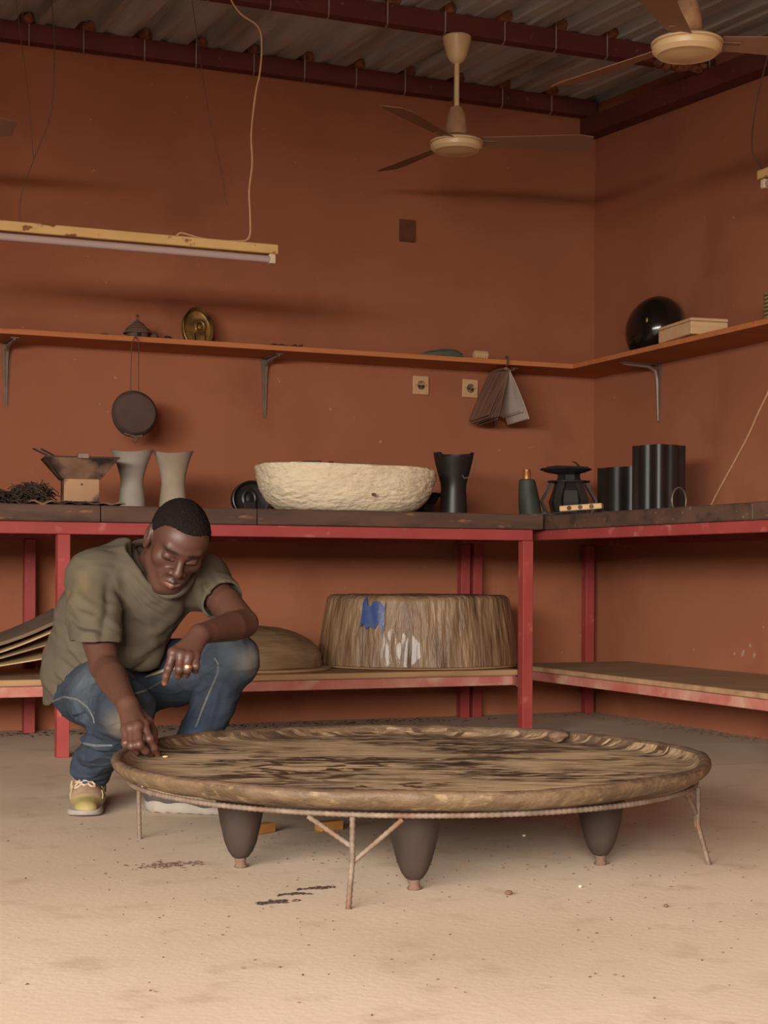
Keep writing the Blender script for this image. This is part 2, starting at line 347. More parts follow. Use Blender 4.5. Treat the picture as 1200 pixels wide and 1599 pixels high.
bx('front_rail', 'red_paint', wr, WX+.008, WX+.048, -4.6, -.2, BZ-BT-.04, BZ-BT-.001); bx('back_rail', 'red_paint', wr, -.06, -.02, -4.6, -.1, BZ-BT-.04, BZ-BT-.001)
bx('leg', 'red_paint', wr, -.09, -.045, -.09, -.045, 0, BZ-BT-.041); bx('leg', 'red_paint', wr, -.70, -.655, -.115, -.07, 0, BZ-BT-.001)
bx('leg', 'red_paint', wr, WX+.006, WX+.051, -2.75, -2.705, 0, BZ-BT-.041); bx('leg', 'red_paint', wr, -.09, -.045, -2.75, -2.705, 0, BZ-BT-.041)
bx('leg', 'red_paint', wr, WX+.006, WX+.051, -4.5, -4.455, 0, BZ-BT-.041); bx('leg', 'red_paint', wr, -.09, -.045, -4.5, -4.455, 0, BZ-BT-.041)
bx('shelf_rail', 'dusty_red', wr, -.645, -.605, -4.5, -.42, .200, .240); bx('shelf_rail', 'dusty_red', wr, -.13, -.095, -4.5, -.1, .2, .24)
bx('cross_rail', 'dusty_red', wr, WX+.008, -.09, -2.74, -2.705, .2, .239)
bx('shelf_board', 'board_wood', wr, -.66, -.02, -2.33, -.36, .241, .262, .003)
# ------------------------------------------------------------------ ceiling fans
def fan(loc_top, drop, rot, label):
    e = empty('ceiling_fan', loc_top, label, 'fan', 'cream ceiling fans')
    g = MB(); g.lathe([(.055, -.002), (.058, -.008), (.054, -.03), (.047, -.055), (.044, -.06), (.042, -.075), (.030, -.098), (.014, -.11)], 32); g.build('canopy', 'cream_enamel', e)
    g = MB(); g.tube([(0, 0, -.10), (0, 0, -drop+.16)], .0105, 12); g.build('down_rod', 'cream_enamel', e)
    g = MB(); g.lathe([(.012, -drop+.175), (.024, -drop+.17), (.034, -drop+.145), (.042, -drop+.11), (.046, -drop+.07), (.045, -drop+.06)], 32); mh = g.build('motor_cover', 'dusty_enamel', e)
    g = MB(); g.lathe([(.04, -drop+.062), (.043, -drop+.058), (.043, -drop+.05)], 32); g.build('gap_ring', 'dark_gap', e)
    g = MB(); g.lathe([(.05, -drop+.052), (.09, -drop+.044), (.106, -drop+.034), (.107, -drop+.028), (.098, -drop+.026), (.098, -drop+.022), (.104, -drop+.02), (.102, -drop+.008), (.088, -drop-.004), (.082, -drop-.003), (.06, -drop-.008), (.002, -drop-.012)], 40)
    g.build('hub', 'cream_enamel', e)
    for k in range(3):
        a = rot+k*2*PI/3; gr = []
        for i in range(9):
            t = i/8; r = .10+.44*t; w = .036+.030*t-(.018 if i == 8 else 0)
            gr.append([Vector((r, s*w, -drop+.036-s*w*.24)) for s in (-1, -.4, .4, 1)])
        g = MB(); g.sheet(gr, .003); g.box(.085, .16, -.018, .018, -drop+.033, -drop+.0355)
        o = g.build('blade', 'fan_blade', e); o.rotation_euler.z = a
    return e
fan((-1.221, -1.0, roof_z(-1)-.081), .455, -YAW+.02, 'cream ceiling fan on a long rod in the middle of the room')
fan((-1.283, -2.72, roof_z(-2.72)-.081), .49, -YAW+.12, 'nearest cream ceiling fan, cut by the top edge, over the right bench')
fan((-3.50, -1.0, roof_z(-1)-.081), .60, .0, 'ceiling fan beyond the left edge, only a blade tip showing')
# ------------------------------------------------------------------ tube lights
def tube_light(loc, rz, length, label):
    e = empty('tube_light', loc, label, 'lamp', 'bare fluorescent tube lights', rz)
    L = length
    g = MB(); g.box(-L, 0, -.022, .022, 0, .034); g.build('batten', 'batten', e, smooth=False, bevel=.003)
    g = MB(); g.tube([(-L+.03, -.004, -.019), (-.03, -.004, -.019)], .0135, 14); g.build('tube', 'tube_glass', e)
    for x in (-L+.02, -.02):
        g = MB(); g.box(x-.012, x+.012, -.016, .012, -.034, .0); g.build('lamp_holder', 'white_plastic', e, smooth=False, bevel=.003)
    return e
t1 = tube_light((-2.043, -1.2, 1.825), 0, 1.22, 'long unlit fluorescent tube on a chipped cream batten hanging at left')
def wire(par, pts, r, mat, name, n=6):
    inv = par.matrix_basis.inverted(); P_ = [Vector(p) for p in pts]; out = []
    for i in range(len(P_)-1):
        a, b, c, d = P_[max(i-1, 0)], P_[i], P_[i+1], P_[min(i+2, len(P_)-1)]
        for q in range(5):
            t = q/5; out.append(.5*((2*b)+(-a+c)*t+(2*a-5*b+4*c-d)*t*t+(-a+3*b-3*c+d)*t**3))
    out.append(P_[-1]); g = MB(); g.tube([inv @ p for p in out], r, n); return g.build(name, mat, par)
bpy.context.view_layer.update()
wire(t1, [(-2.975, -1.2, 1.858), (-2.972, -1.2, 1.95), (-2.93, -1.2, 2.08), (-2.87, -1.19, 2.25), (-2.85, -1.15, 2.5), (-2.85, -1.05, 2.80)], .0016, 'cord_dark', 'suspension_wire')
wire(t1, [(-2.93, -1.2, 2.08), (-2.945, -1.18, 2.3), (-2.965, -1.12, 2.55), (-2.98, -1.04, 2.80)], .0013, 'cord_dark', 'suspension_wire')
wire(t1, [(-2.235, -1.2, 1.99), (-2.25, -1.18, 2.12), (-2.29, -1.14, 2.35), (-2.33, -1.05, 2.80)], .0011, 'cord_dark', 'suspension_wire')
wire(t1, [(-2.42, -1.195, 1.862), (-2.4, -1.195, 1.875), (-2.32, -1.195, 1.862), (-2.2, -1.2, 1.862), (-2.15, -1.2, 1.88), (-2.146, -1.2, 1.96), (-2.15, -1.2, 2.05), (-2.139, -1.2, 2.15), (-2.143, -1.2, 2.26), (-2.128, -1.2, 2.40), (-2.112, -1.2, 2.48), (-2.105, -1.2, 2.58), (-2.12, -1.2, 2.65), (-2.20, -1.2, 2.70), (-2.26, -1.17, 2.83)], .0034, 'cord_pale', 'power_cable')
t2 = tube_light((-.35, -1.812, 2.13), PI/2, 1.22, 'fluorescent tube light just entering at the right edge')
bpy.context.view_layer.update()
wire(t2, [(-.35, -1.83, 2.165), (-.35, -1.80, 2.19), (-.36, -1.765, 2.26), (-.36, -1.79, 2.42), (-.35, -1.86, 2.62), (-.34, -1.9, 2.79)], .003, 'cord_dark', 'power_cable')
# ------------------------------------------------------------------ things on the walls
def socket(x, z, label):
    e = empty('power_socket', (x, 0, z), label, 'socket', 'cream wall sockets'); e.location.y = -.001
    g = MB(); g.box(-.04, .04, -.011, 0, -.043, .043); g.build('face_plate', 'socket_cream', e, smooth=False, bevel=.003)
    M = Matrix.Translation((0, -.011, 0)) @ Matrix.Rotation(PI/2, 4, 'X')
    g = MB(); g.lathe([(.024, 0), (.024, .002), (.0205, .002), (.0195, -.004), (.001, -.004)], 28, M=M); w = g.build('socket_well', 'socket_cream', e)
    for dx, dz, r in ((-.009, -.002, .0032), (.009, -.002, .0032), (0, .011, .0026), (-.027, 0, .0022), (.027, 0, .0022)):
        g = MB(); g.lathe([(r, -.006), (r, .003 if abs(dx) < .02 else .001)], 10, M=M @ Matrix.Translation((dx, dz, 0))); g.build('contact', 'dark_gap', w)
    for s in (-1, 1):
        g = MB(); g.tube([M @ Vector((.019*math.cos(t), s*.019*math.sin(t), .0015)) for t in np.linspace(.7, 2.4, 9)], .0016, 6); g.build('scuff_ring', 'iron', w)
    return e
socket(-.924, 1.53, 'cream wall socket farther from the hanging notebook')
s2_ = socket(-.671, 1.528, 'cream wall socket right beside the hanging notebook'); s2_.rotation_euler.y = .03
g = MB(); g.box(-.038, .038, -.012, 0, -.05, .05); g.box(-.03, .03, -.014, -.011, -.042, .042)
single(MB().add([Vector(v)+Vector((-.995, -.001, 2.236)) for v in g.v], g.f), 'junction_plate', 'box_brown', 'small dark brown blank plate high on the back wall', 'plate', smooth=False)
cb = empty('wall_cable', (-.006, -1.2, .905), 'thin pale cable hanging down the right wall onto the bench', 'cable')
bpy.context.view_layer.update()
wire(cb, [(-.006, -.95, .906), (-.006, -1.03, 1.0), (-.006, -1.176, 1.15), (-.006, -1.26, 1.24), (-.006, -1.33, 1.33), (-.006, -1.395, 1.41), (-.006, -1.42, 1.5), (-.006, -1.425, 1.6)], .0042, 'cord_pale', 'cord')
# ------------------------------------------------------------------ hanging pan
e = empty('hanging_pan', (-2.341, -.292, 1.312), 'round soot-black pan hanging upside-down by a wire from the shelf', 'pan')
M = Matrix.Rotation(PI/2, 4, 'X')
g = MB(); g.lathe([(.001, .030), (.06, .0305), (.078, .029), (.088, .02), (.094, 0), (.096, -.006), (.093, -.006), (.086, .016), (.07, .024), (.001, .025)], 48, M=M, fn=lambda p, a, i: p*(1+.012*math.sin(3*a+1)))
g.build('dish', 'iron', e)
g = MB(); pts = [(-.017, -.004, .088), (-.018, -.006, .14), (-.016, -.006, .26), (-.013, -.008, .295), (-.006, -.012, .31), (0, -.013, .314), (.006, -.012, .311), (.012, -.008, .297), (.014, -.006, .26), (.015, -.006, .14), (.016, -.004, .088)]
g.tube(pts, .0018, 6); g.build('wire_handle', 'cord_dark', e)
g = MB(); g.tube([(-.014, -.004, -.09), (-.013, -.008, -.105), (-.006, -.01, -.118), (0, -.01, -.121), (.006, -.01, -.118), (.013, -.008, -.105), (.014, -.004, -.09)], .0017, 6); g.build('wire_loop', 'cord_dark', e)
g = MB(); g.tube([(-.045, -.012, -.083), (0, -.014, -.095), (.03, -.013, -.09)], .004, 6); g.build('rim_clip', 'bracket_metal', e)
g = MB(); g.tube([(0, .022, .312), (0, -.018, .316)], .0022, 6); g.build('nail', 'iron', e)
# ------------------------------------------------------------------ notebook hanging open
e = empty('notebook', (-.622, -.20, 1.588), 'worn notebook hanging open by its spine under the shelf', 'book')
def page(ang, ln, curl, y0, y1, z0=0, n=8):
    gr = []
    for i in range(n):
        t = i/(n-1); a = ang+curl*t*t
        gr.append([Vector((math.sin(ang)*ln*t+curl*.05*t*t, y, z0-math.cos(a)*ln*t-.012*t*t*((y-y0)/(y1-y0)-.5))) for y in np.linspace(y0, y1, 5)])
    return gr
for k in range(13):
    ang = -.46+k*.019+random.uniform(-.004, .004)
    g = MB(); g.sheet(page(ang, .235+random.uniform(-.012, .012), random.uniform(-.05, .1), -.10+random.uniform(-.012, .012), .09+random.uniform(-.008, .008)), .0022)
    g.build('page', 'paper_dark', e)
for k in range(5):
    ang = .20+k*.06
    g = MB(); g.sheet(page(ang, .215+random.uniform(-.01, .01)+(.015 if k == 4 else 0), .28-.1*k, -.10, .09), .0012); g.build('page', 'paper', e)
g = MB(); g.sheet(page(.52, .235, -.25, -.105, .095), .003); g.build('cover', 'paper', e)
g = MB(); g.tube([(-.014, -.105, .0), (.0, 0, .006), (.012, .09, .003)], .010, 8, flat=.7); g.build('spine', 'paper_dark', e)
g = MB(); g.tube([(-.01, -.10, .012), (-.006, -.106, .03), (-.004, -.098, .058), (-.004, -.08, .053)], .004, 6); g.build('string', 'iron', e)
# ------------------------------------------------------------------ small things on the back shelf
S0 = SZ+ST
e = empty('clay_hut', (-2.30, -.17, S0), 'small clay model of a round hut with conical roof on the shelf', 'model')
g = MB(); g.lathe([(.046, 0), (.046, .035), (.043, .037)], 28); wl = g.build('hut_wall', 'clay_brown', e)
g = MB(); g.box(-.012, .006, -.0475, -.04, .001, .03); g.build('doorway', 'dark_gap', wl, smooth=False)
g = MB(); g.lathe([(.052, .030), (.06, .026), (.057, .034), (.05, .04), (.05, .043), (.041, .050), (.041, .053), (.031, .06), (.031, .063), (.02, .071), (.016, .073), (.006, .082), (.004, .098), (.008, .101), (.001, .108)], 28, fn=lambda p, a, i: p*(1+.02*math.sin(5*a+i)))
g.build('hut_roof', 'clay_brown', e)
def lump(name, mat, c, r, label, cat, seed=0, group=None):
    g = MB(); g.lathe([(r[0]*math.sin(t)+1e-4, -math.cos(t)*r[2]+r[2]) for t in np.linspace(0, PI, 9)], 16, sy=r[1]/r[0], fn=lambda p, a, i: Vector((p.x*(1+.25*fb(p, 30, seed)), p.y*(1+.25*fb(p, 30, seed+3)), max(p.z, 0)*(1+.2*fb(p, 25, seed+5)))))
    return tag(g.build(name, mat, loc=c), label, cat, group)
lump('clay_cup', 'clay_brown', (-2.228, -.17, S0), (.018, .018, .018), 'tiny lumpy clay cup right beside the model hut', 'cup', 2)
lump('clay_piece', 'clay_brown', (-2.435, -.16, S0), (.024, .02, .010), 'low brown lump on the shelf left of the model hut', 'lump', 5)
lump('charcoal_piece', 'charcoal', (-2.395, -.16, S0), (.018, .012, .006), 'flat black chip between the brown lump and the model hut', 'lump', 6)
lump('charcoal_piece', 'charcoal', (-2.163, -.15, S0), (.022, .018, .014), 'black lump on the shelf between model hut and bronze relief', 'lump', 9)
g = MB()
for k in range(6):
    a = -.09+k*.03; g.tube([(-1.67+a, -.2+random.uniform(-.02, .02), S0+.004), (-1.645+a, -.2+random.uniform(-.03, .03), S0+.012), (-1.62+a*.8, -.2+random.uniform(-.03, .03), S0+.005)], .006, 6)
single(g, 'twig_bundle', 'charcoal', 'thin black twigs lying on the shelf above the middle bracket', 'twigs')
g = MB(); g.lathe([(.018, 0), (.019, .003), (.015, .006)], 16, M=Matrix.Translation((-1.35, -.22, S0))); single(g, 'jar_lid', 'white_plastic', 'small white lid lying flat on the middle of the shelf', 'lid')
def oval_plate(name, mat, w, h, loc, tilt, label, cat, ring=(.028, .02, .072), rx=.0, th=.03, rz=0.0, dark=None):
    e = empty(name, loc, label, cat); e.rotation_euler = (tilt, 0, rz)
    N_ = 36; out = []; 
    def shape(k, s):
        a = 2*PI*k/N_; x = math.cos(a)*w/2*s; z = h*.42+math.sin(a)*h*.58*s
        return x, max(z, .002+(1-s)*.02)
    rings = []
    for s, y in ((.98, 0), (1, -.004), (1, -th), (.95, -th-.002), (.90, -th+.002), (.86, -th*.35), (.80, -th*.25)):
        rings.append([Vector((shape(k, s)[0], y, shape(k, s)[1])) for k in range(N_)])
    g = MB(); g.rings(rings); g.build('dished_back', mat, e)
    M = Matrix.Translation((rx, -th*.28, ring[2])) @ Matrix.Rotation(PI/2, 4, 'X')
    g = MB(); g.lathe([(ring[0]+.008, -.002), (ring[0]+.007, .012), (ring[0], .016), (ring[0]-.006, .012), (ring[0]-.008, .004), (ring[0]*.5, .010), (.001, .013)], 28, M=M, sy=1.25); g.build('oval_boss', dark or mat, e)
    g = MB(); g.box(rx-ring[0]*1.02, rx+ring[0]*1.02, -th*.9, -th*.2, .003, ring[2]-.012); g.build('foot_panel', mat, e, smooth=False, bevel=.004)
    return e
e = oval_plate('bronze_relief', 'bronze', .135, .16, (-2.03, -.13, S0), -.16, 'bronze oval relief with a round boss leaning on the shelf', 'relief', (.019, .02, .078), .012)
g = MB(); g.box(-.052, -.012, -.022, -.006, .004, .05).box(-.045, -.02, -.026, -.006, .008, .04); g.build('side_block', 'bronze', e, smooth=False, bevel=.004)
e = empty('folded_cap', (-.90, -.17, S0), 'grey-green folded cloth cap lying flat on the shelf', 'cap')
g = MB(); g.lathe([(.10, 0), (.112, .006), (.105, .020), (.08, .032), (.04, .036), (.001, .036)], 28, sy=.72, fn=lambda p, a, i: Vector((p.x, p.y, p.z*(1+.25*math.cos(a+.6))))); g.build('crown', 'green_cloth', e)
g = MB(); gr = [[Vector((.03+.02*i, -.075+.03*j, .012-.0005*i*i+.003*math.sin(j))) for j in range(6)] for i in range(6)]; g.sheet(gr, .006); g.build('visor', 'green_cloth', e)
g = MB()
for k in range(5): g.lathe([(.02, 0), (.026, .003), (.026, .009), (.02, .012)], 14, M=Matrix.Translation((-.745+k*.0125, -.2, S0+.024)) @ Matrix.Rotation(PI/2, 4, 'Y') @ Matrix.Scale(.8, 4, (1, 0, 0)))
g.v = [(x, y, max(z, S0)) for x, y, z in g.v]; single(g, 'ribbed_roll', 'pale_wood', 'short pale ribbed roll beside the folded cap', 'roll')
# ------------------------------------------------------------------ things on the right shelf
def shell_helmet():
    e = empty('helmet', (-.125, -.70, S0), 'glossy black rounded helmet standing on the right shelf', 'helmet')
    nU, nV = 40, 24; HR = Vector((-.93, .10, .36)).to_track_quat('Y', 'Z').to_matrix()
    def pt(i, j, s):
        th = 2*PI*i/nU; t = j/(nV-1)              # bowl axis points along -y (towards the viewer) and a little +x
        ang = t*PI*.62; r = math.sin(ang); ax = math.cos(ang)
        x = math.cos(th)*r*.150*s; z = math.sin(th)*r*.146*s; y = ax*.12*s-.02
        q = HR @ Vector((x, y, z)); q.z = max(q.z+.122, 0.0 if s == 1 else .006); return q
    rings = [[pt(i, j, 1) for i in range(nU)] for j in range(nV)]+[[pt(i, j, .88) for i in range(nU)] for j in range(nV-1, -1, -1)]
    g = MB(); g.rings(rings); g.build('shell', 'gloss_black', e, angle=70)
    tg = Vector((-.39, -.92, 0))*.12+Vector((-.92, .39, 0))*.035+Vector((0, 0, .125)); bi, bj = min(((i, j) for i in range(nU) for j in range(nV)), key=lambda w: (pt(w[0], w[1], 1)-tg).length)
    c0 = pt(bi, bj, 1); g = MB(); g.tube([c0*1.0+(c0-Vector((0, 0, .122))).normalized()*(-.003)+Vector((0, 0, .005*(q-2.5))) for q in range(6)], [.001, .004, .0055, .0055, .004, .001], 6); g.build('yellow_sticker', 'yellow_mark', e)
    for q, hh in enumerate((11.0, 12.5)):
        g = MB(); g.tube([pt(3.5+.6*w, hh, 1.003) for w in range(5)], .0022, 5); g.build('pale_line', 'bracket_metal', e)  # two short pale lines laid across the black shell
    return e
shell_helmet()
e = empty('wooden_box', (-.19, -1.16, S0), 'pale wooden box tilted at the edge of the right shelf', 'box'); e.rotation_euler = (0, 0, math.radians(-7))
g = MB(); g.box(-.105, .06, -.15, .15, .0, .052); g.build('box_body', 'pale_wood', e, smooth=False, bevel=.003)
g = MB(); g.box(-.106, .061, -.151, .151, .0535, .066); g.build('box_lid', 'pale_wood', e, smooth=False, bevel=.003)
lump('wood_offcut', 'peg_wood', (-.18, -1.03, S0+.0665), (.035, .06, .014), 'rounded brown offcut resting on the wooden box', 'offcut', 12)
g = MB(); g.tube([Vector((-.2+.035*math.cos(t), -1.69+.035*math.sin(t), S0+.007+.0024*t)) for t in np.linspace(0, 2*PI*7, 120)], .0062, 8); single(g, 'coil_spring', 'rope_coil', 'upright tan coil spring at the right edge of the shelf', 'spring')
# ------------------------------------------------------------------ things on the back bench
B0 = BZ+.0015
e = empty('fibre_heap', (-2.93, -.82, B0), 'heap of tangled dark fibre at the left end of the bench', 'fibre heap'); e['kind'] = 'stuff'
g = MB()
for k in range(420):
    x = random.uniform(-.15, .115); h = .018+.078*min(1, max(0, (x+.15)/.24))
    a = random.uniform(0, 6.3); y = random.uniform(-.07, .07); z = random.uniform(0, h)*(1-abs(y)*5)+.004
    pts = []
    for q in range(5):
        pts.append((x+.016*q*math.cos(a), y+.016*q*math.sin(a), max(.003, z+.012*math.sin(q*1.3+a)))); a += random.uniform(-.9, .9)
    g.tube(pts, random.uniform(.0016, .0032), 4)
g.build('fibre', 'fibre', e)['kind'] = 'stuff'
e = empty('baking_tray', (-2.735, -.90, B0), 'thin crumpled blackened metal plate under the brazier', 'tray')
gr = [[Vector((-.175+.35*i/30, -.13+.26*j/8, .008+.004*math.sin(i*1.15)+.002*math.sin(j*2+i))) for j in range(9)] for i in range(31)]
g = MB(); g.sheet(gr, .006); g.build('plate', 'burnt_metal', e)
e = empty('charcoal_brazier', (-2.69, -.86, B0+.018), 'scorched sheet-metal charcoal brazier with flared hopper on the bench', 'brazier'); e.rotation_euler.z = math.radians(-6)
def frus(w0, d0, z0, w1, d1, z1, th):
    """four tapering plates as separate quads with thickness"""
    out = []
    c0 = [(-w0, -d0), (w0, -d0), (w0, d0), (-w0, d0)]; c1 = [(-w1, -d1), (w1, -d1), (w1, d1), (-w1, d1)]
    for k in range(4):
        a, b = c0[k], c0[(k+1) % 4]; c, d = c1[(k+1) % 4], c1[k]
        out.append([[Vector((*a, z0)), Vector((*b, z0))], [Vector((*d, z1)), Vector((*c, z1))]])
    return out
for gr in frus(.062, .062, 0, .062, .062, .09, .003): g = MB(); g.sheet(gr, .003); g.build('base_panel', 'sheet_metal', e, smooth=False)
for gr in frus(.068, .068, .083, .132, .10, .160, .003): g = MB(); g.sheet(gr, .003); g.build('hopper_panel', 'burnt_metal', e, smooth=False)
g = MB(); g.tube([Vector((x, y, .160)) for x, y in ((-.132, -.10), (.132, -.10), (.132, .10), (-.132, .10), (-.132, -.10))], .0035, 6); g.build('rim', 'iron', e)
g = MB(); g.box(-.02, .022, -.11, -.085, .154, .174); g.build('clip', 'bracket_metal', e, smooth=False, bevel=.002)
for dx in (0, .022): g = MB(); g.tube([(-.09+dx, .02, .158), (-.165+dx*1.3, .06, .198)], .004, 6); g.build('stick', 'charcoal', e)
g = MB(); g.lathe([(.0035, .0), (.0035, .002)], 10, M=Matrix.Translation((0, -.064, .062)) @ Matrix.Rotation(PI/2, 4, 'X')); g.build('rivet_hole', 'dark_gap', e)
def waisted(name, mat, loc, prof, rimfn, label, cat, group=None, n=48, wall=.008):
    H_ = prof[-1][1]
    def fn(p, a, i):
        t = max(0, p.z/H_-.75)/.25; return Vector((p.x, p.y, p.z+rimfn(a)*min(1, t)))
    inner = [(max(r-wall, .003), z) for r, z in reversed(prof)]; inner[-1] = (inner[-1][0], .012)
    g = MB(); g.lathe(prof+inner+[(.001, .012)], n, fn=fn)
    return tag(g.build(name, mat, loc=loc, angle=50), label, cat, group)
vp = [(.05, 0), (.052, .004), (.051, .03), (.046, .07), (.0425, .10), (.046, .13), (.058, .17), (.072, .205), (.082, .228)]
waisted('waisted_vase', 'grey_clay', (-2.466, -.75, B0), vp, lambda a: -.014*(math.sin(a+YAW)**2), 'smooth grey waisted vase nearer the brazier', 'vase', 'grey waisted vases')
vp2 = [(.053, 0), (.054, .004), (.053, .03), (.048, .07), (.045, .10), (.048, .13), (.057, .17), (.068, .205), (.077, .228)]
waisted('waisted_vase', 'grey_clay_worn', (-2.304, -.75, B0), vp2, lambda a: -.014*(math.sin(a+YAW)**2), 'stained grey waisted vase behind the man\'s head', 'vase', 'grey waisted vases')
oval_plate('carved_oval', 'ebony', .175, .135, (-1.905, -.50, B0), -.10, 'black carved oval tray with a ring standing left of the white bowl', 'tray', (.026, .02, .062), -.012, .03)
g = MB(); g.box(-1.80, -1.73, -.44, -.34, B0, B0+.06); single(g, 'black_block', 'ebony', 'low black block between the carved oval and the white bowl', 'block', smooth=False, bevel=.006)
# big pale bowl
def pale_bowl():
    e = empty('paper_bowl', (-1.580, -.74, B0), 'large rough off-white oblong bowl in the middle of the bench', 'bowl')
    nA, nZ = 160, 44; A, B_ = .370, .235
    prof = []
    for j in range(nZ):
        t = j/(nZ-1); prof.append((.62+.38*(1-(1-t)**2.4)**.55 if t > 0 else .60, t*.182))
    prof[0] = (.52, 0.0); prof[1] = (.64, .002)
    rings = []
    def ring(s, z, ns, inn=0):
        R_ = []
        for k in range(nA):
            a = 2*PI*k/nA; ca, sa = math.cos(a), math.sin(a)
            q = (abs(ca)**2.4+abs(sa)**2.4)**(-1/2.4)
            x = ca*q*A*s; y = sa*q*B_*s
            nz_ = fb((x*7, y*7, z*14), 1, 1)*.006+fb((x*20, y*20, z*60), 1, 4)*.0045+fb((x*52, y*52, z*150), 1, 7)*.0036
            nrm = Vector((ca, sa, 0)); p = Vector((x, y, z))+nrm*nz_*ns
            if z > .15: p.z += .004*fb((x*8, y*8, 0), 1, 3)-.006*(x/A)
            R_.append(p)
        return R_
    for s, z in prof: rings.append(ring(s, z, 0.3 if z < .004 else 1))
    rings.append(ring(.985, .186, .7)); rings.append(ring(.955, .184, .5))
    for s, z in ((.93, .16), (.90, .12), (.84, .07), (.7, .03), (.4, .02), (.02, .018)): rings.append(ring(s, z, .4))
    g = MB(); g.rings(rings); g.build('bowl_body', 'plaster_white', e, angle=80)
    g = MB(); g.lathe([(.009, -.002), (.0095, .002), (.005, .001), (.001, -.001)], 14, M=Matrix.Translation((.02, -.236, .068)) @ Matrix.Rotation(PI/2, 4, 'X') @ Matrix.Scale(.7, 4, (0, 1, 0))); h = g.build('dark_hole', 'clay_brown', e)
    h['label'] = 'small dark hole in the bowl side'
pale_bowl()
cp = [(.056, 0), (.057, .01), (.056, .06), (.053, .115), (.055, .14), (.066, .18), (.078, .225), (.086, .268)]
def notch(lo, hi, d):
    def f(a):
        x = (a-lo) % (2*PI); w = (hi-lo) % (2*PI)
        return -d*min(1, max(0, min(x, w-x)/.12)) if x < w else 0
    return f
c_ = waisted('waisted_cup', 'ebony', (-1.065, -.66, B0), cp, notch(-PI/2-YAW-.75, -PI/2-YAW+1.05, .020), 'tall black waisted cup with notched rim right of the white bowl', 'cup', n=72)
g = MB(); g.tube([(.078, -.045, .245), (.068, -.06, .20), (.045, -.066, .165), (.02, -.066, .158), (.008, -.068, .17)], .0028, 6); g.build('wire_rib', 'bracket_metal', c_)
cp2 = [(r*.80, z*.86) for r, z in cp]
waisted('waisted_cup', 'ebony', (-1.580, -.40, B0), cp2, notch(-PI/2-YAW+.35, -PI/2-YAW+1.0, .03), 'broken black cup whose rim shows above the white bowl', 'cup', n=72)
g = MB(); g.lathe([(.07, 0), (.072, .012), (.05, .03), (.046, .055), (.062, .085), (.075, .098), (.07, .104), (.001, .10)], 32, M=Matrix.Translation((-1.135, -.52, B0))); single(g, 'squat_stool', 'ebony', 'squat black stool-shaped block between white bowl and tall cup', 'stool')
e = empty('tool_handle', (-.905, -.93, B0), 'dark bottle-shaped tool with copper neck at the bench corner', 'tool')
e.location = (-.772, -.80, B0-.0025)
g = MB(); g.lathe([(.045, 0), (.047, .01), (.046, .05), (.043, .09), (.037, .135), (.034, .155), (.028, .16)], 24, fn=lambda p, a, i: Vector((p.x+.0-p.z*.12, p.y, p.z))); g.build('grip', 'bottle_green', e)
g = MB(); g.lathe([(.017, .158), (.0175, .185), (.0165, .187), (.0165, .2), (.012, .202)], 20, fn=lambda p, a, i: Vector((p.x-.02, p.y, p.z))); g.build('copper_neck', 'copper', e)
g = MB(); g.lathe([(.014*math.sin(t)+1e-4, .016-.015*math.cos(t)) for t in np.linspace(0, PI, 8)], 14, M=Matrix.Translation((.052, -.03, 0))); g.build('knob', 'bottle_green', e)
# faceted black pot with bent struts
def strut_pot():
    R0 = B0-.003
    e = empty('strutted_pot', (-.455, -.56, R0), 'black faceted pot with bent struts and flat lid in the corner', 'pot')
    g = MB(); g.lathe([(.062, 0), (.075, .03), (.085, .08), (.075, .13), (.058, .165), (.05, .2), (.056, .205)], 8); g.build('pot_body', 'ebony', e, smooth=False)
    for k in range(6):
        a = math.radians(-113-30+60*k); d = Vector((math.cos(a), math.sin(a), 0)); s_ = Vector((-d.y, d.x, 0))
        pts = [(.085, .0), (.120, .085), (.075, .165)]
        gr = [[d*r+Vector((0, 0, z))+s_*w for w in (-.017, .017)] for r, z in pts]
        g = MB(); g.sheet(gr, .012); g.build('strut', 'charcoal', e, smooth=False)
    g = MB(); g.lathe([(.05, .165), (.092, .168), (.094, .174), (.05, .178)], 28); g.build('collar_plate', 'charcoal', e)
    g = MB(); g.lathe([(.05, .205), (.085, .212), (.115, .224), (.11, .229), (.05, .231), (.001, .231)], 32, fn=lambda p, a, i: p+Vector((-.015, 0, 0))); g.build('lid', 'charcoal', e)
    g = MB(); g.box(-.085, .07, -.05, .05, .2325, .238); g.tube([(.055, 0, .237), (.035, 0, .256), (.015, 0, .262)], [.006, .004, .001], 6); g.build('lid_slat', 'charcoal', e, smooth=False)
strut_pot()
def fluted(loc, w, d, h, label, rz, seed, nl=4, amp=.10):
    e = empty('fluted_vessel', loc, label, 'vessel', 'dark fluted vessels', rz); n = 96
    def ring(s, z):
        out = []
        for k in range(n):
            a = 2*PI*k/n; q = (abs(math.cos(a))**3.4+abs(math.sin(a))**3.4)**(-1/3.4)
            f = 1-amp*(.5-.5*math.cos(2*nl*a+seed))**1.5
            out.append(Vector((math.cos(a)*q*w/2*s*f, math.sin(a)*q*d/2*s*f, z)))
        return out
    g = MB(); g.rings([ring(1, 0), ring(1, h*.5), ring(1, h), ring(.93, h), ring(.92, .02), ring(.02, .02)]); g.build('vessel_body', 'ebony', e, angle=60)
    return e
fluted((-.165, -.62, B0-.003), .28, .26, .235, 'low dark fluted vessel behind the strutted pot', .3, .4)
fluted((-.40, -1.20, B0-.003), .185, .185, .285, 'tall dark fluted vessel on the right bench', .25, .2, 4, .13)
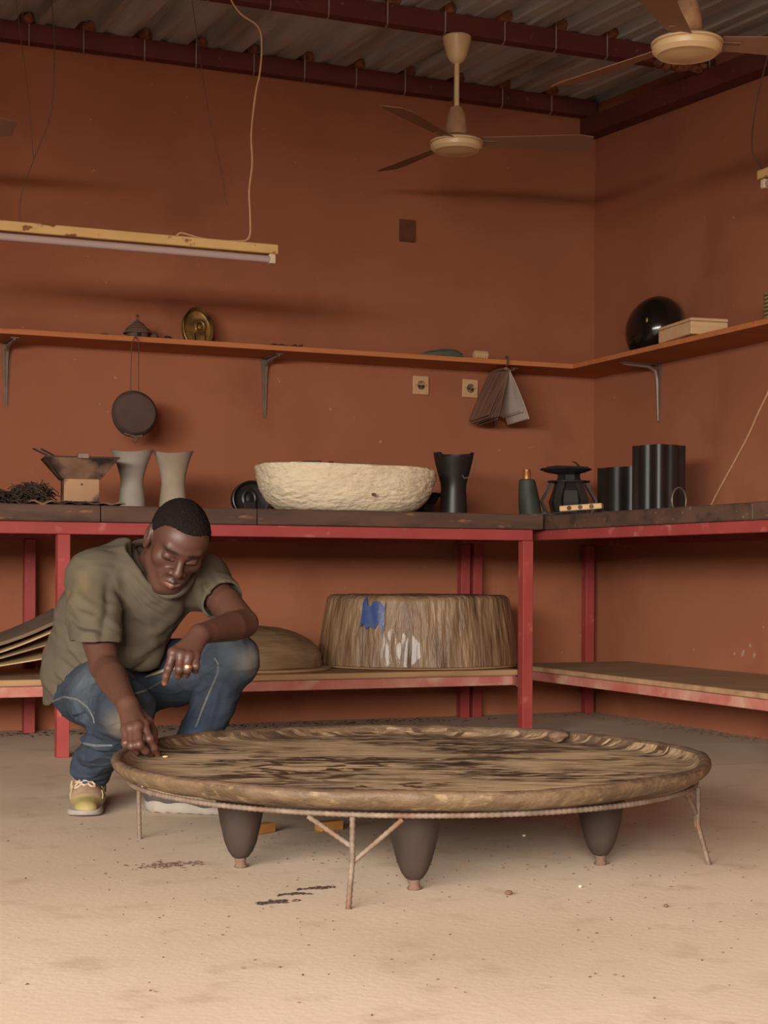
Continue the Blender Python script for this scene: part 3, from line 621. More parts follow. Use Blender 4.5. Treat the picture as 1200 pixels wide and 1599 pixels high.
g = MB(); g.tube([Vector((-.50+.05*math.cos(t)*.9, -1.50+.02*math.cos(t), B0+.047+.05*math.sin(t))) for t in np.linspace(0, 2*PI, 40)], .003, 6); single(g, 'wire_ring', 'bracket_metal', 'thin wire ring leaning in front of the tall fluted vessel', 'ring')
e = empty('drilled_strip', (-.77, -1.22, B0+.014), 'pale wooden strip with round holes lying on the right bench', 'wood strip', rz=-.75)
e.rotation_euler.y = -.06
g = MB(); g.box(-.085, .085, -.02, .02, 0, .022); g.build('strip', 'pale_wood', e, smooth=False, bevel=.003)
for x in (-.045, 0, .045): g = MB(); g.lathe([(.0095, -.001), (.0095, .0004), (.001, .0004)], 18, M=Matrix.Translation((x, -.0201, .011)) @ Matrix.Rotation(PI/2, 4, 'X')); g.build('hole', 'clay_brown', e)
for k, (x0, y0, x1, y1, lab) in enumerate(((-.80, -.92, -.72, -1.02, 'flat black blade lying nearest the bottle-shaped tool'), (-.805, -1.03, -.66, -1.30, 'long flat black blade under the drilled wooden strip'), (-.70, -1.28, -.60, -1.52, 'flat black blade pointing towards the wire ring'))):
    g = MB(); n0 = 7; gr = []
    for i in range(n0):
        t = i/(n0-1); p = Vector((x0+(x1-x0)*t, y0+(y1-y0)*t, B0+.004+.004*math.sin(t*5+k))); w = .016*(1-.6*t)
        gr.append([p+Vector((w, w*.4, 0)), p-Vector((w, w*.4, 0))])
    g.sheet(gr, .005); single(g, 'metal_strip', 'charcoal', lab, 'blade', 'flat black blades on the right bench')
# ------------------------------------------------------------------ things on the lower shelves
L0 = .2655
def drum():
    e = empty('wooden_drum', (-1.125, -.435, L0), 'big round wooden block wrapped in clear film on the lower shelf', 'wooden block')
    g = MB(); g.lathe([(.425, 0), (.435, .004), (.43, .010)], 64, sy=.92); g.build('base_board', 'board_wood', e)
    rings = []; n = 220
    for j in range(26):
        t = j/25; z = .012+.29*t; R_ = []
        s = .432-.042*t**1.3
        if j == 25: s -= .012
        for k in range(n):
            a = 2*PI*k/n; f = 1+.012*fb((math.cos(a)*9, math.sin(a)*9, z*2.5), 1, 3)+.008*fb((math.cos(a)*24, math.sin(a)*24, z*6), 1, 8)+.012*math.cos(2*a+1)
            R_.append(Vector((math.cos(a)*s*f, math.sin(a)*s*f*.92, z+(.006*fb((math.cos(a)*2, math.sin(a)*2, 0), 1, 2) if j > 20 else 0))))
        rings.append(R_)
    top = [Vector((p.x*.96, p.y*.96, p.z+.004)) for p in rings[-1]]; rings.append(top); rings.append([Vector((p.x*.05, p.y*.05, .306)) for p in top])
    g = MB(); g.rings(rings); b = g.build('wrapped_block', 'wrapped_wood', e, angle=80)
    gr = []
    for i in range(9):
        a = math.radians(213+i*1.9); R_ = []
        for j in range(7):
            z = .175+.012*math.sin(i*2.3)+(.10+.016*math.sin(i*1.7))*j/6; s = .434-.042*((z-.012)/.29)**1.3+.004
            R_.append(Vector((math.cos(a)*s*1.012, math.sin(a)*s*.92*1.012, z+.006*math.sin(i*1.4))))
        gr.append(R_)
    g = MB(); g.sheet(gr, .002); f = g.build('blue_film_patch', 'blue_film', e); f['label'] = 'torn patch of blue film'
drum()
def mound():
    e = empty('wrapped_mound', (-1.905, -.50, L0), 'rounded film-wrapped mound behind the man\'s knee on the lower shelf', 'wrapped mound')
    g = MB(); g.lathe([(.33, 0), (.335, .004), (.333, .012), (.325, .013)], 56, sy=.9); g.build('round_board', 'board_wood', e)
    rings = []; n = 120
    for j in range(18):
        t = j/17; s = (1-t**2.6)**.5*.30 if j < 17 else .01; z = .014+t*.168
        rings.append([Vector((math.cos(2*PI*k/n)*s*(1+.02*fb((math.cos(2*PI*k/n)*6, math.sin(2*PI*k/n)*6, t*8), 1, 5)), math.sin(2*PI*k/n)*s*.8, z+.004*fb((k*.2, t*4, 0), 1, 5))) for k in range(n)])
    g = MB(); g.rings(rings); g.build('wrapped_body', 'wrapped_mound', e, angle=80)
mound()
cl = ['dark leather-brown curled sheet on top of the cardboard stack at left', 'pale-edged curled cardboard just under the dark top sheet', 'middle curled cardboard sheet of the stack at left', 'lowest curled cardboard sheet of the stack at left']
for k in range(4):
    gr = []
    for i in range(14):
        t = i/13; x = -3.42+.69*t-.018*k*t; z = L0+.075-.021*k+(.152-.028*k)*t**2.4+.006*math.sin(t*7+k)*(k > 0)
        gr.append([Vector((x+.03*(j/4), -.80+.36*j/4+.01*k, z+.022*(j/4)*t+.002*math.sin(j))) for j in range(5)])
    g = MB(); g.sheet(gr, (.012, .005, .005, .005)[k]); single(g, 'curled_sheet', ('leather_brown', 'cardboard_edge', 'cardboard', 'cardboard_edge')[k], cl[k], 'cardboard', 'curled sheets on the lower shelf')
e = empty('wooden_crate', (-2.63, -.38, L0), 'small wooden crate half hidden behind the man\'s back', 'crate')
g = MB(); g.box(-.09, .09, -.09, .09, 0, .115); g.build('crate_body', 'shelf_wood', e, smooth=False, bevel=.004)
g = MB(); g.box(-.075, .075, -.08, .08, .116, .235); g.build('crate_top', 'shelf_wood', e, smooth=False, bevel=.004)
# ------------------------------------------------------------------ things on the floor
for (x, y, rz, lab) in ((-2.665, -2.90, .5, 'small orange wood block behind the left carved leg'), (-2.49, -2.92, .25, 'small orange wood block under the middle of the tray')):
    g = MB(); g.box(-.035, .035, -.016, .016, 0, .024); o = g.build('wood_block', 'block_wood', smooth=False, bevel=.002, loc=(x, y, .0005), rot=(0, 0, rz)); tag(o, lab, 'block', 'small wood blocks on the floor')
def flakes(name, c, n, sx, sy, mat, label, cat, size=(.004, .011), rz=0.0):
    g = MB()
    for k in range(n):
        x = random.gauss(0, sx); y = random.gauss(0, sy); a = random.uniform(0, 6.3); l = random.uniform(*size); w = l*random.uniform(.25, .6)
        h = random.uniform(.0008, .003); d = Vector((math.cos(a), math.sin(a), 0)); s_ = Vector((-d.y, d.x, 0)); p = Vector((x*math.cos(rz)-y*math.sin(rz), x*math.sin(rz)+y*math.cos(rz), 0))
        g.add([p-d*l+s_*w*.3, p+s_*w, p+d*l, p-s_*w, p+Vector((0, 0, h))], [(0, 1, 4), (1, 2, 4), (2, 3, 4), (3, 0, 4), (3, 2, 1, 0)])
    o = g.build(name, mat, smooth=False, loc=c); tag(o, label, cat); o['kind'] = 'stuff'
fl = lambda x, y: tuple(P((x-600)/2520*(.66*2520/(y-896)), .66*2520/(y-896), .0006))
for k, (x, y, n, sx, sy, lab) in enumerate(((432, 1410, 60, .016, .008, 'dark wood shavings nearest the viewer on the floor'), (460, 1397, 45, .014, .005, 'small dark streak of shavings beside the nearest shavings'), (498, 1388, 60, .022, .006, 'dark shavings on the floor towards the front rebar leg'), (268, 1352, 110, .035, .016, 'brown shavings on the floor left of the left carved leg'))):
    flakes('wood_shavings', fl(x, y), n, sx, sy, 'fibre' if k < 3 else 'clay_brown', lab, 'shavings', rz=-YAW+.35)
flakes('floor_litter', tuple(P(.1, 4.0, .0006)), 420, .55, .45, 'clay_brown', 'fine crumbs scattered on the floor under the tray', 'litter', (.002, .006))
flakes('floor_litter', tuple(P(.2, 3.0, .0006)), 160, .55, .35, 'clay_brown', 'fine crumbs scattered on the open floor in front', 'litter', (.0015, .005))
flakes('floor_litter', (-2.2, -.16, .0006), 620, .9, .06, 'iron', 'dark debris collected along the foot of the back wall', 'litter', (.006, .018))
flakes('floor_litter', (-.07, -1.6, .0006), 300, .05, .7, 'clay_brown', 'crumbs collected along the foot of the right wall', 'litter', (.004, .012))
for k, (x, y, r, m, lab) in enumerate(((797, 1397, .008, 'clay_brown', 'brown pebble on the floor right of the front carved leg'), (909, 1385, .0045, 'white_plastic', 'white crumb on the floor in front of the right leg'), (1043, 1415, .005, 'clay_brown', 'dark pebble on the floor below the right rebar leg'), (821, 1306, .005, 'white_plastic', 'white crumb on the floor under the tray'), (950, 1348, .006, 'clay_brown', 'pebble on the floor beside the right carved leg'))):
    p = fl(x, y); lump('pebble', m, p, (r, r*.8, r*.6), lab, 'pebble', k*3+1, 'pebbles on the floor')
# ------------------------------------------------------------------ the big carved tray on its rebar stand
def tray_mats():
    m = bpy.data.materials.new('tray_top'); m.use_nodes = True; nt = m.node_tree; N = nt.nodes; L = nt.links; b = N['Principled BSDF']
    tc = N.new('ShaderNodeTexCoord')
    def noise(sc, stretch, dist=0, detail=6, off=0):
        mp = N.new('ShaderNodeMapping'); mp.inputs['Scale'].default_value = stretch; mp.inputs['Location'].default_value = (off, off*1.3, 0)
        n = N.new('ShaderNodeTexNoise'); n.inputs['Scale'].default_value = sc; n.inputs['Detail'].default_value = detail; n.inputs['Distortion'].default_value = dist
        L.new(tc.outputs['Object'], mp.inputs[0]); L.new(mp.outputs[0], n.inputs['Vector']); return n.outputs['Fac']
    def ramp(v, a, b_):
        r = N.new('ShaderNodeMapRange'); r.inputs[1].default_value = a; r.inputs[2].default_value = b_; L.new(v, r.inputs[0]); return r.outputs[0]
    def mul(a, b_):
        x = N.new('ShaderNodeMath'); x.operation = 'MULTIPLY'; L.new(a, x.inputs[0]); L.new(b_, x.inputs[1]); return x.outputs[0]
    def add(a, b_):
        x = N.new('ShaderNodeMath'); x.operation = 'ADD'; x.use_clamp = True; L.new(a, x.inputs[0]); L.new(b_, x.inputs[1]); return x.outputs[0]
    def mix(f, a, col):
        x = N.new('ShaderNodeMixRGB'); L.new(f, x.inputs[0])
        if isinstance(a, str): x.inputs[1].default_value = lin(a)
        else: L.new(a, x.inputs[1])
        x.inputs[2].default_value = lin(col); return x.outputs[0]
    grain = ramp(noise(5, (1, 7, 1), .3), .35, .65)
    base = mix(grain, '#c2a684', '#a98b69')
    big = ramp(noise(1.5, (1, 1.7, 1), .6, 3, 4.2), .44, .55)
    streak = ramp(noise(8, (.9, 4.6, 1), 1.5, 7, 1), .42, .55)
    base = mix(mul(big, streak), base, '#33231b')
    curl = ramp(noise(4.5, (1, 1.6, 1), 3.2, 6, 9), .54, .585)
    big2 = ramp(noise(1.9, (1, 1.4, 1), .3, 3, 11), .47, .57)
    base = mix(mul(curl, big2), base, '#45301f')
    gr = N.new('ShaderNodeTexGradient'); gr.gradient_type = 'SPHERICAL'; mp = N.new('ShaderNodeMapping'); mp.inputs['Scale'].default_value = (1.36,)*3
    L.new(tc.outputs['Object'], mp.inputs[0]); L.new(mp.outputs[0], gr.inputs[0])
    edge = ramp(gr.outputs['Fac'], .22, .05)
    edge = mul(edge, ramp(noise(16, (1, 3, 1), 1, 6, 3), .25, .70))
    base = mix(edge, base, '#5a4433')
    L.new(base, b.inputs['Base Color']); b.inputs['Roughness'].default_value = .62; b.inputs['Specular IOR Level'].default_value = .3
    bp = N.new('ShaderNodeBump'); bp.inputs['Strength'].default_value = .5; bp.inputs['Distance'].default_value = .006
    L.new(noise(14, (1, 5, 1), .5), bp.inputs['Height']); L.new(bp.outputs[0], b.inputs['Normal'])
    MATS['tray_top'] = m
    pm('tray_side', '#5a4632', '#6c563e', scale=11, rough=.6, bump=.7, bscale=26, spots='#3f2f1e', spot_scale=7, spot_lo=.5, spot_hi=.72, spec=.35, stretch=(1, 1, 1.6), bdist=.012, spots2='#80694b', s2=(24, .58, .7))
    pm('rim_dark', '#4d392b', '#6d543e', scale=14, rough=.7, bump=.6, bscale=40, bdist=.01)
tray_mats()
TC = P(.066, 3.88, 0); TR = .712
def big_tray():
    e = empty('carved_tray', (TC.x, TC.y, 0), 'large round carved wooden tray on thick tapering legs, stained dark inside', 'tray table', rz=-YAW)
    n = 300
    prof = [(.02, .188), (.30, .188), (.55, .187), (.640, .186), (.672, .188), (.694, .196), (.707, .208), (.712, .219), (.710, .227), (.704, .2315), (.697, .2325), (.690, .231), (.684, .226), (.677, .216), (.668, .209), (.655, .206)]
    k_in = len(prof)-5
    for r in np.linspace(.63, .01, 46): prof.append((r, .2055-.004*(1-(r/.63)**2)))
    rings = []
    for i, (r, z) in enumerate(prof):
        R_ = []
        for k in range(n):
            a = 2*PI*k/n; ca, sa = math.cos(a), math.sin(a)
            w = min(1, max(0, (r-.5)/.15))
            dr = w*(.010*fb((ca*1.4, sa*1.4, 0), 1, 2)+.004*fb((ca*7, sa*7, z*30), 1, 5)+.0022*fb((ca*24, sa*24, z*60), 1, 6))
            dz = w*(.006*fb((ca*1.8, sa*1.8, 0), 1, 8)+.0022*fb((ca*9, sa*9, 0), 1, 4)+.0014*fb((ca*28, sa*28, r*20), 1, 9))
            if i > k_in: dz += .0014*fb((r*ca*14, r*sa*60, 0), 1, 3)
            R_.append(Vector(((r+dr)*ca, (r+dr)*sa, z+dz)))
        rings.append(R_)
    g = MB(); g.rings(rings); o = g.build('tray_top', 'tray_side', e, angle=75)
    o.data.materials.append(MATS['tray_top']); o.data.materials.append(MATS['rim_dark'])
    mi = np.zeros(len(o.data.polygons), dtype=np.int32)
    cs = np.zeros(len(mi)*3); o.data.polygons.foreach_get('center', cs); cs = cs.reshape(-1, 3); rr = np.hypot(cs[:, 0], cs[:, 1])
    ns = np.zeros(len(mi)*3); o.data.polygons.foreach_get('normal', ns); ns = ns.reshape(-1, 3)
    up = ns[:, 2] > .05
    mi[up & (rr < .682)] = 1; mi[up & (rr >= .682) & (cs[:, 2] > .226)] = 2
    o.data.polygons.foreach_set('material_index', mi)
    # carved legs
    lp = [(.0, .19), (.068, .19), (.0615, .178), (.0535, .14), (.0465, .098), (.0365, .058), (.0275, .037), (.018, .024), (.010, .02)]
    spots = ((-.385, -.26), (.0, -.505), (.43, -.205), (.02, .53))
    for k, (x, y) in enumerate(spots):
        g = MB(); g.lathe(list(reversed(lp)), 36, cap=True, fn=lambda p, a, i: Vector((p.x*(1+.035*fb((math.cos(a)*2.2, math.sin(a)*2.2, p.z*14), 1, k*3))-(.19-p.z)*.0, p.y*(1+.035*fb((math.cos(a)*2.2, math.sin(a)*2.2, p.z*14), 1, k*3+1)), p.z)))
        l = g.build('carved_leg', 'dark_wood', e, loc=(x, y, 0))
        if k == 1: l['label'] = 'front leg with adze marks and pale patches'
        g = MB(); g.lathe([(.014, 0), (.0155, .003), (.012, .008), (.0115, .013), (.014, .02), (.012, .026)], 14, fn=lambda p, a, i: p*(1+.08*math.sin(3*a+i))); g.build('foot_plug', 'clay_brown', l)
    # a burl on the far rim
    g = MB(); g.lathe([(.03*math.sin(t)+1e-4, -.016*math.cos(t)) for t in np.linspace(0, PI, 14)], 26, fn=lambda p, a, i: p*(1+.35*fb((p.x*50, p.y*50, p.z*60), 1, 2)))
    b = g.build('burl', 'rim_dark', e, loc=(.41, .50, .222)); b['label'] = 'knobbly dark burl on the far rim'
big_tray()
def rebar(pts, r, par, name, ribs=True):
    pts = [Vector(p) for p in pts]; out = []; R_ = []
    tot = sum((b-a).length for a, b in zip(pts, pts[1:])); step = .0042; k = 0
    for a, b in zip(pts, pts[1:]):
        m = max(1, int((b-a).length/step))
        for i in range(m): out.append(a+(b-a)*i/m); R_.append(r*(1.14 if k % 3 == 0 else .95)); k += 1
    out.append(pts[-1]); R_.append(r)
    g = MB(); g.tube(out, R_, 7); return g.build(name, 'rebar', par, angle=80)
st = empty('rebar_stand', (TC.x, TC.y, 0), 'welded rebar ring stand carrying the carved tray', 'stand', rz=-YAW)
rebar([Vector((.675*math.cos(t), .675*math.sin(t), .1795)) for t in np.linspace(0, 2*PI, 160)], .0056, st, 'ring')
for k, (r_, f_) in enumerate(((-.067, 3.174), (-.603, 4.00), (.745, 3.68), (.20, 4.56))):
    q = Vector((r_-.066, f_-3.88, 0)); d = q.normalized(); t_ = Vector((-d.y, d.x, 0)); b0 = d*.682
    rebar([q, b0+Vector((0, 0, .09)), b0+Vector((0, 0, .176))], .0058, st, 'leg')
    if k == 1: continue
    for s, dd, zz in ((-1, .105, .115), (1, .11, .085)):
        if k == 2 and s == 1: dd = .02
        end = d*.675*math.cos(dd/.675)+t_*.675*math.sin(s*dd/.675)*.9
        rebar([b0+Vector((0, 0, zz))-d*.004, Vector((end.x, end.y, .172))], .0054, st, 'brace')
# ------------------------------------------------------------------ organic surfaces: smooth distance fields turned into one continuous mesh
class Field:
    def __init__(s, lo, hi, h):
        s.lo = np.array(lo, float); s.h = h; s.n = np.ceil((np.array(hi)-s.lo)/h).astype(int)+1
        s.a = np.full(s.n, .2, np.float32)
    def _sub(s, lo, hi, m):
        i0 = np.maximum(np.floor((np.array(lo)-m-s.lo)/s.h).astype(int), 0); i1 = np.minimum(np.ceil((np.array(hi)+m-s.lo)/s.h).astype(int)+1, s.n)
        if (i1 <= i0).any(): return None, None
        ax = [(s.lo[k]+s.h*np.arange(i0[k], i1[k])).astype(np.float32) for k in range(3)]
        sl = tuple(slice(i0[k], i1[k]) for k in range(3))
        return sl, (ax[0][:, None, None], ax[1][None, :, None], ax[2][None, None, :])
    def _op(s, sl, d, k, op):
        o = s.a[sl]
        if op == 'add':
            if k <= 0: s.a[sl] = np.minimum(o, d)
            else:
                h = np.clip(.5+.5*(o-d)/k, 0, 1); s.a[sl] = o*(1-h)+d*h-k*h*(1-h)
        else:
            k = max(k, 1e-5); h = np.clip(.5-.5*(o+d)/k, 0, 1); s.a[sl] = o*(1-h)-d*h+k*h*(1-h)
    def cone(s, a, b, ra, rb, k=.01, op='add', flat=1.0, axis=None, fa=None, cut=False):
        """tapered limb; flat<1 squashes it along axis; cut=True gives flat ends"""
        a = np.array(a, float); b = np.array(b, float); R_ = max(ra, rb)
        sl, X = s._sub(np.minimum(a, b)-R_, np.maximum(a, b)+R_, k+3*s.h)
        if sl is None: return
        ba = b-a; L2 = float(ba @ ba)+1e-12
        p = [X[i]-np.float32(a[i]) for i in range(3)]
        tt = (p[0]*ba[0]+p[1]*ba[1]+p[2]*ba[2])/L2; t = np.clip(tt, 0, 1)
        q = [p[i]-t*ba[i] for i in range(3)]; r = ra+(rb-ra)*t
        if axis is not None and (flat != 1.0):
            n = np.array(axis, float); n -= ba*(n @ ba)/L2; n /= np.linalg.norm(n)
            u = q[0]*n[0]+q[1]*n[1]+q[2]*n[2]; tot = q[0]**2+q[1]**2+q[2]**2
            d = (np.sqrt(np.maximum(tot-u*u, 0)+(u/flat)**2)-r)*(flat+1)/2
        else: d = np.sqrt(q[0]**2+q[1]**2+q[2]**2)-r
        if cut:
            L_ = math.sqrt(L2)
            pr = [p[i]-tt*ba[i] for i in range(3)]; rad = np.sqrt(pr[0]**2+pr[1]**2+pr[2]**2)-(ra+(rb-ra)*np.clip(tt, -.2, 1.2))
            d = np.maximum(rad, np.maximum(-tt, tt-1)*L_)
        s._op(sl, d.astype(np.float32), k, op)
    def ell(s, c, r, k=.01, op='add', R=None):
        c = np.array(c, float); r = np.array(r, float); m = r.max() if R is not None else 0
        ext = np.array([m]*3) if R is not None else r
        sl, X = s._sub(c-ext, c+ext, k+3*s.h)
        if sl is None: return
        p = [X[i]-np.float32(c[i]) for i in range(3)]
        if R is not None:
            R = np.array(R); p = [p[0]*R[0, i]+p[1]*R[1, i]+p[2]*R[2, i] for i in range(3)]
        k0 = np.sqrt((p[0]/r[0])**2+(p[1]/r[1])**2+(p[2]/r[2])**2)+1e-6; k1 = np.sqrt((p[0]/r[0]**2)**2+(p[1]/r[1]**2)**2+(p[2]/r[2]**2)**2)+1e-6
        s._op(sl, (k0*(k0-1)/k1).astype(np.float32), k, op)
    def path(s, pts, rs, k=.01, **kw):
        for i in range(len(pts)-1): s.cone(pts[i], pts[i+1], rs[i], rs[i+1], k if i == 0 else min(k, .008), **kw)
    def mesh(s):
        a = s.a; neg = a < 0; c = np.zeros(np.array(a.shape)-1, np.uint8)
        for i in (0, 1):
            for j in (0, 1):
                for k in (0, 1): c += neg[i:a.shape[0]-1+i, j:a.shape[1]-1+j, k:a.shape[2]-1+k]
        act = np.argwhere((c > 0) & (c < 8)); shp = c.shape
        ids = act[:, 0]*(shp[1]*shp[2])+act[:, 1]*shp[2]+act[:, 2]
        val = {}
        for i in (0, 1):
            for j in (0, 1):
                for k in (0, 1): val[i, j, k] = a[act[:, 0]+i, act[:, 1]+j, act[:, 2]+k]
        acc = np.zeros((len(act), 3)); cnt = np.zeros(len(act))
        cs = list(val)
        for p in cs:
            for d in range(3):
                if p[d]: continue
                q = tuple(p[e]+(1 if e == d else 0) for e in range(3)); va, vb = val[p], val[q]
                m = (va < 0) != (vb < 0); t = np.where(m, va/np.where(m, va-vb, 1), 0)
                pos = np.array(p, float)[None, :].repeat(len(act), 0); pos[:, d] += t
                acc[m] += pos[m]; cnt[m] += 1
        V = s.lo+s.h*(act+acc/cnt[:, None])
        quads = []
        for d in range(3):
            e, f = (d+1) % 3, (d+2) % 3
            sa = [slice(None)]*3; sb = [slice(None)]*3; sa[d] = slice(0, -1); sb[d] = slice(1, None)
            ch = neg[tuple(sa)] != neg[tuple(sb)]
            E = np.argwhere(ch); E = E[(E[:, e] > 0) & (E[:, f] > 0) & (E[:, e] < a.shape[e]-1) & (E[:, f] < a.shape[f]-1)]
            flip = neg[E[:, 0], E[:, 1], E[:, 2]]
            q = []
            for de, df in ((0, 0), (-1, 0), (-1, -1), (0, -1)):
                w = E.copy(); w[:, e] += de; w[:, f] += df
                q.append(np.searchsorted(ids, w[:, 0]*(shp[1]*shp[2])+w[:, 1]*shp[2]+w[:, 2]))
            q = np.stack(q, 1); q[~flip] = q[~flip][:, ::-1]; quads.append(q)
        return V, np.concatenate(quads)
def vnormals(V, Q):
    n = np.cross(V[Q[:, 2]]-V[Q[:, 0]], V[Q[:, 3]]-V[Q[:, 1]]); N = np.zeros_like(V)
    for k in range(4): np.add.at(N, Q[:, k], n)
    return N/(np.linalg.norm(N, axis=1)[:, None]+1e-12)
def relax(V, Q, it=2, lam=.5):
    for _ in range(it):
        A = np.zeros_like(V); c = np.zeros(len(V))
        for k in range(4):
            np.add.at(A, Q[:, k], V[Q[:, (k+1) % 4]]); np.add.at(c, Q[:, k], 1)
            np.add.at(A, Q[:, k], V[Q[:, (k+3) % 4]]); np.add.at(c, Q[:, k], 1)
        V = V+lam*(A/np.maximum(c, 1)[:, None]-V)
    return V
def nsmooth(V, scale, seed):
    """cheap smooth pseudo-noise for folds (vectorised)"""
    r = np.random.default_rng(seed); out = np.zeros(len(V))
    for _ in range(7):
        d = r.normal(size=3); d *= scale/np.linalg.norm(d)*r.uniform(.6, 1.5); out += np.sin(V @ d+r.uniform(0, 6.3)+1.3*np.sin(V @ np.roll(d, 1)*.7))
    return out/7**.5
def np_obj(name, V, Q, mat, parent=None, loc=None, col=None):
    me = bpy.data.meshes.new(name); me.vertices.add(len(V)); me.vertices.foreach_set('co', V.astype(np.float32).ravel())
    me.loops.add(Q.size); me.loops.foreach_set('vertex_index', Q.astype(np.int32).ravel())
    me.polygons.add(len(Q)); me.polygons.foreach_set('loop_start', np.arange(0, Q.size, 4, dtype=np.int32)); me.polygons.foreach_set('loop_total', np.full(len(Q), 4, np.int32))
    me.update(calc_edges=True); me.validate(); me.shade_smooth()
    if col is not None:
        at = me.color_attributes.new('tint', 'FLOAT_COLOR', 'POINT'); at.data.foreach_set('color', np.concatenate([col, np.ones((len(V), 1))], 1).astype(np.float32).ravel())
    me.materials.append(MATS[mat]); o = bpy.data.objects.new(name, me); COL.objects.link(o)
    if parent: o.parent = parent
    if loc is not None: o.location = loc
    return o
def tint_mat(name, rough, spec, bump, bscale, bdist, vary=.12, vscale=12, fine=None):
    m = bpy.data.materials.new(name); m.use_nodes = True; nt = m.node_tree; N = nt.nodes; L = nt.links; b = N['Principled BSDF']
    at = N.new('ShaderNodeAttribute'); at.attribute_name = 'tint'; tc = N.new('ShaderNodeTexCoord')
    n = N.new('ShaderNodeTexNoise'); n.inputs['Scale'].default_value = vscale; n.inputs['Detail'].default_value = 6; L.new(tc.outputs['Object'], n.inputs['Vector'])
    mr = N.new('ShaderNodeMapRange'); mr.inputs[1].default_value = .3; mr.inputs[2].default_value = .7; mr.inputs[3].default_value = 1-vary; mr.inputs[4].default_value = 1+vary
    L.new(n.outputs['Fac'], mr.inputs[0]); mx = N.new('ShaderNodeMixRGB'); mx.blend_type = 'MULTIPLY'; mx.inputs[0].default_value = 1
    L.new(at.outputs['Color'], mx.inputs[1]); L.new(mr.outputs[0], mx.inputs[2]); L.new(mx.outputs[0], b.inputs['Base Color'])
    b.inputs['Roughness'].default_value = rough; b.inputs['Specular IOR Level'].default_value = spec
    if bump:
        n3 = N.new('ShaderNodeTexNoise'); n3.inputs['Scale'].default_value = bscale; n3.inputs['Detail'].default_value = 3; L.new(tc.outputs['Object'], n3.inputs['Vector'])
        bp = N.new('ShaderNodeBump'); bp.inputs['Strength'].default_value = bump; bp.inputs['Distance'].default_value = bdist
        L.new(n3.outputs['Fac'], bp.inputs['Height']); L.new(bp.outputs[0], b.inputs['Normal'])
    MATS[name] = m
tint_mat('body_skin', .48, .42, .15, 260, .0012, .08, 14)
tint_mat('cotton', .95, .12, .2, 420, .001, .06, 9)
tint_mat('denim', .9, .2, .3, 500, .001, .12, 26)
tint_mat('hair_wool', .95, .12, 1.0, 420, .004, .15, 200)
pm('shoe_tan', '#8f745d', '#7f634d', scale=30, rough=.85, bump=.3, bscale=260, bdist=.001)
pm('shoe_olive', '#998853', '#877448', scale=16, rough=.7, bump=.1)
pm('shoe_stripe', '#a89b78', '#9c8e6c', scale=16, rough=.6, bump=0)
pm('shoe_sole', '#857a70', '#94887c', scale=18, rough=.8, bump=.1, spots='#8a6a50', spot_scale=20, spot_lo=.58, spot_hi=.72)
pm('shoe_dark', '#3f3a36', '#4c4640', scale=20, rough=.8, bump=.1)
pm('lace', '#c2a88e', '#b0957a', scale=60, rough=.9, bump=0)
pm('gold', '#c9a06a', '#b88d55', scale=30, rough=.45, metal=.9, bump=0)
pm('thread', '#7d7a74', '#6d6a66', scale=80, rough=.9, bump=0)
pm('white_cloth', '#c9b6a4', '#bda896', scale=20, rough=.9, bump=.1)
pm('eye_white', '#8a7466', '#9a8474', scale=30, rough=.3, bump=0)
pm('label_red', '#a83a34', '#9c3430', scale=20, rough=.7, bump=0); pm('label_blue', '#3f5a86', '#38527c', scale=20, rough=.7, bump=0); pm('label_white', '#cfc4ba', '#c6bab0', scale=20, rough=.7, bump=0)
# ------------------------------------------------------------------ the crouching man
BR, BF = -.70, 4.45                               # his place on the floor
def J(x, y, f):
    """joint seen at (x, y) in the photo frame, f metres ahead of the viewpoint -> his own coordinates"""
    return np.array([(x-600)/2520*f-BR, f-BF, .66-(y-893.5)/2520*f])
def A_(r, f, z): return np.array([r-BR, f-BF, z])
HM = np.array([[-.899, .196, .393], [-.382, -.788, -.482], [.215, -.583, .783]]); HC = A_(-.567, 4.40, .735)
def hp(x, y, z): return HC+HM @ np.array([x, y, z])
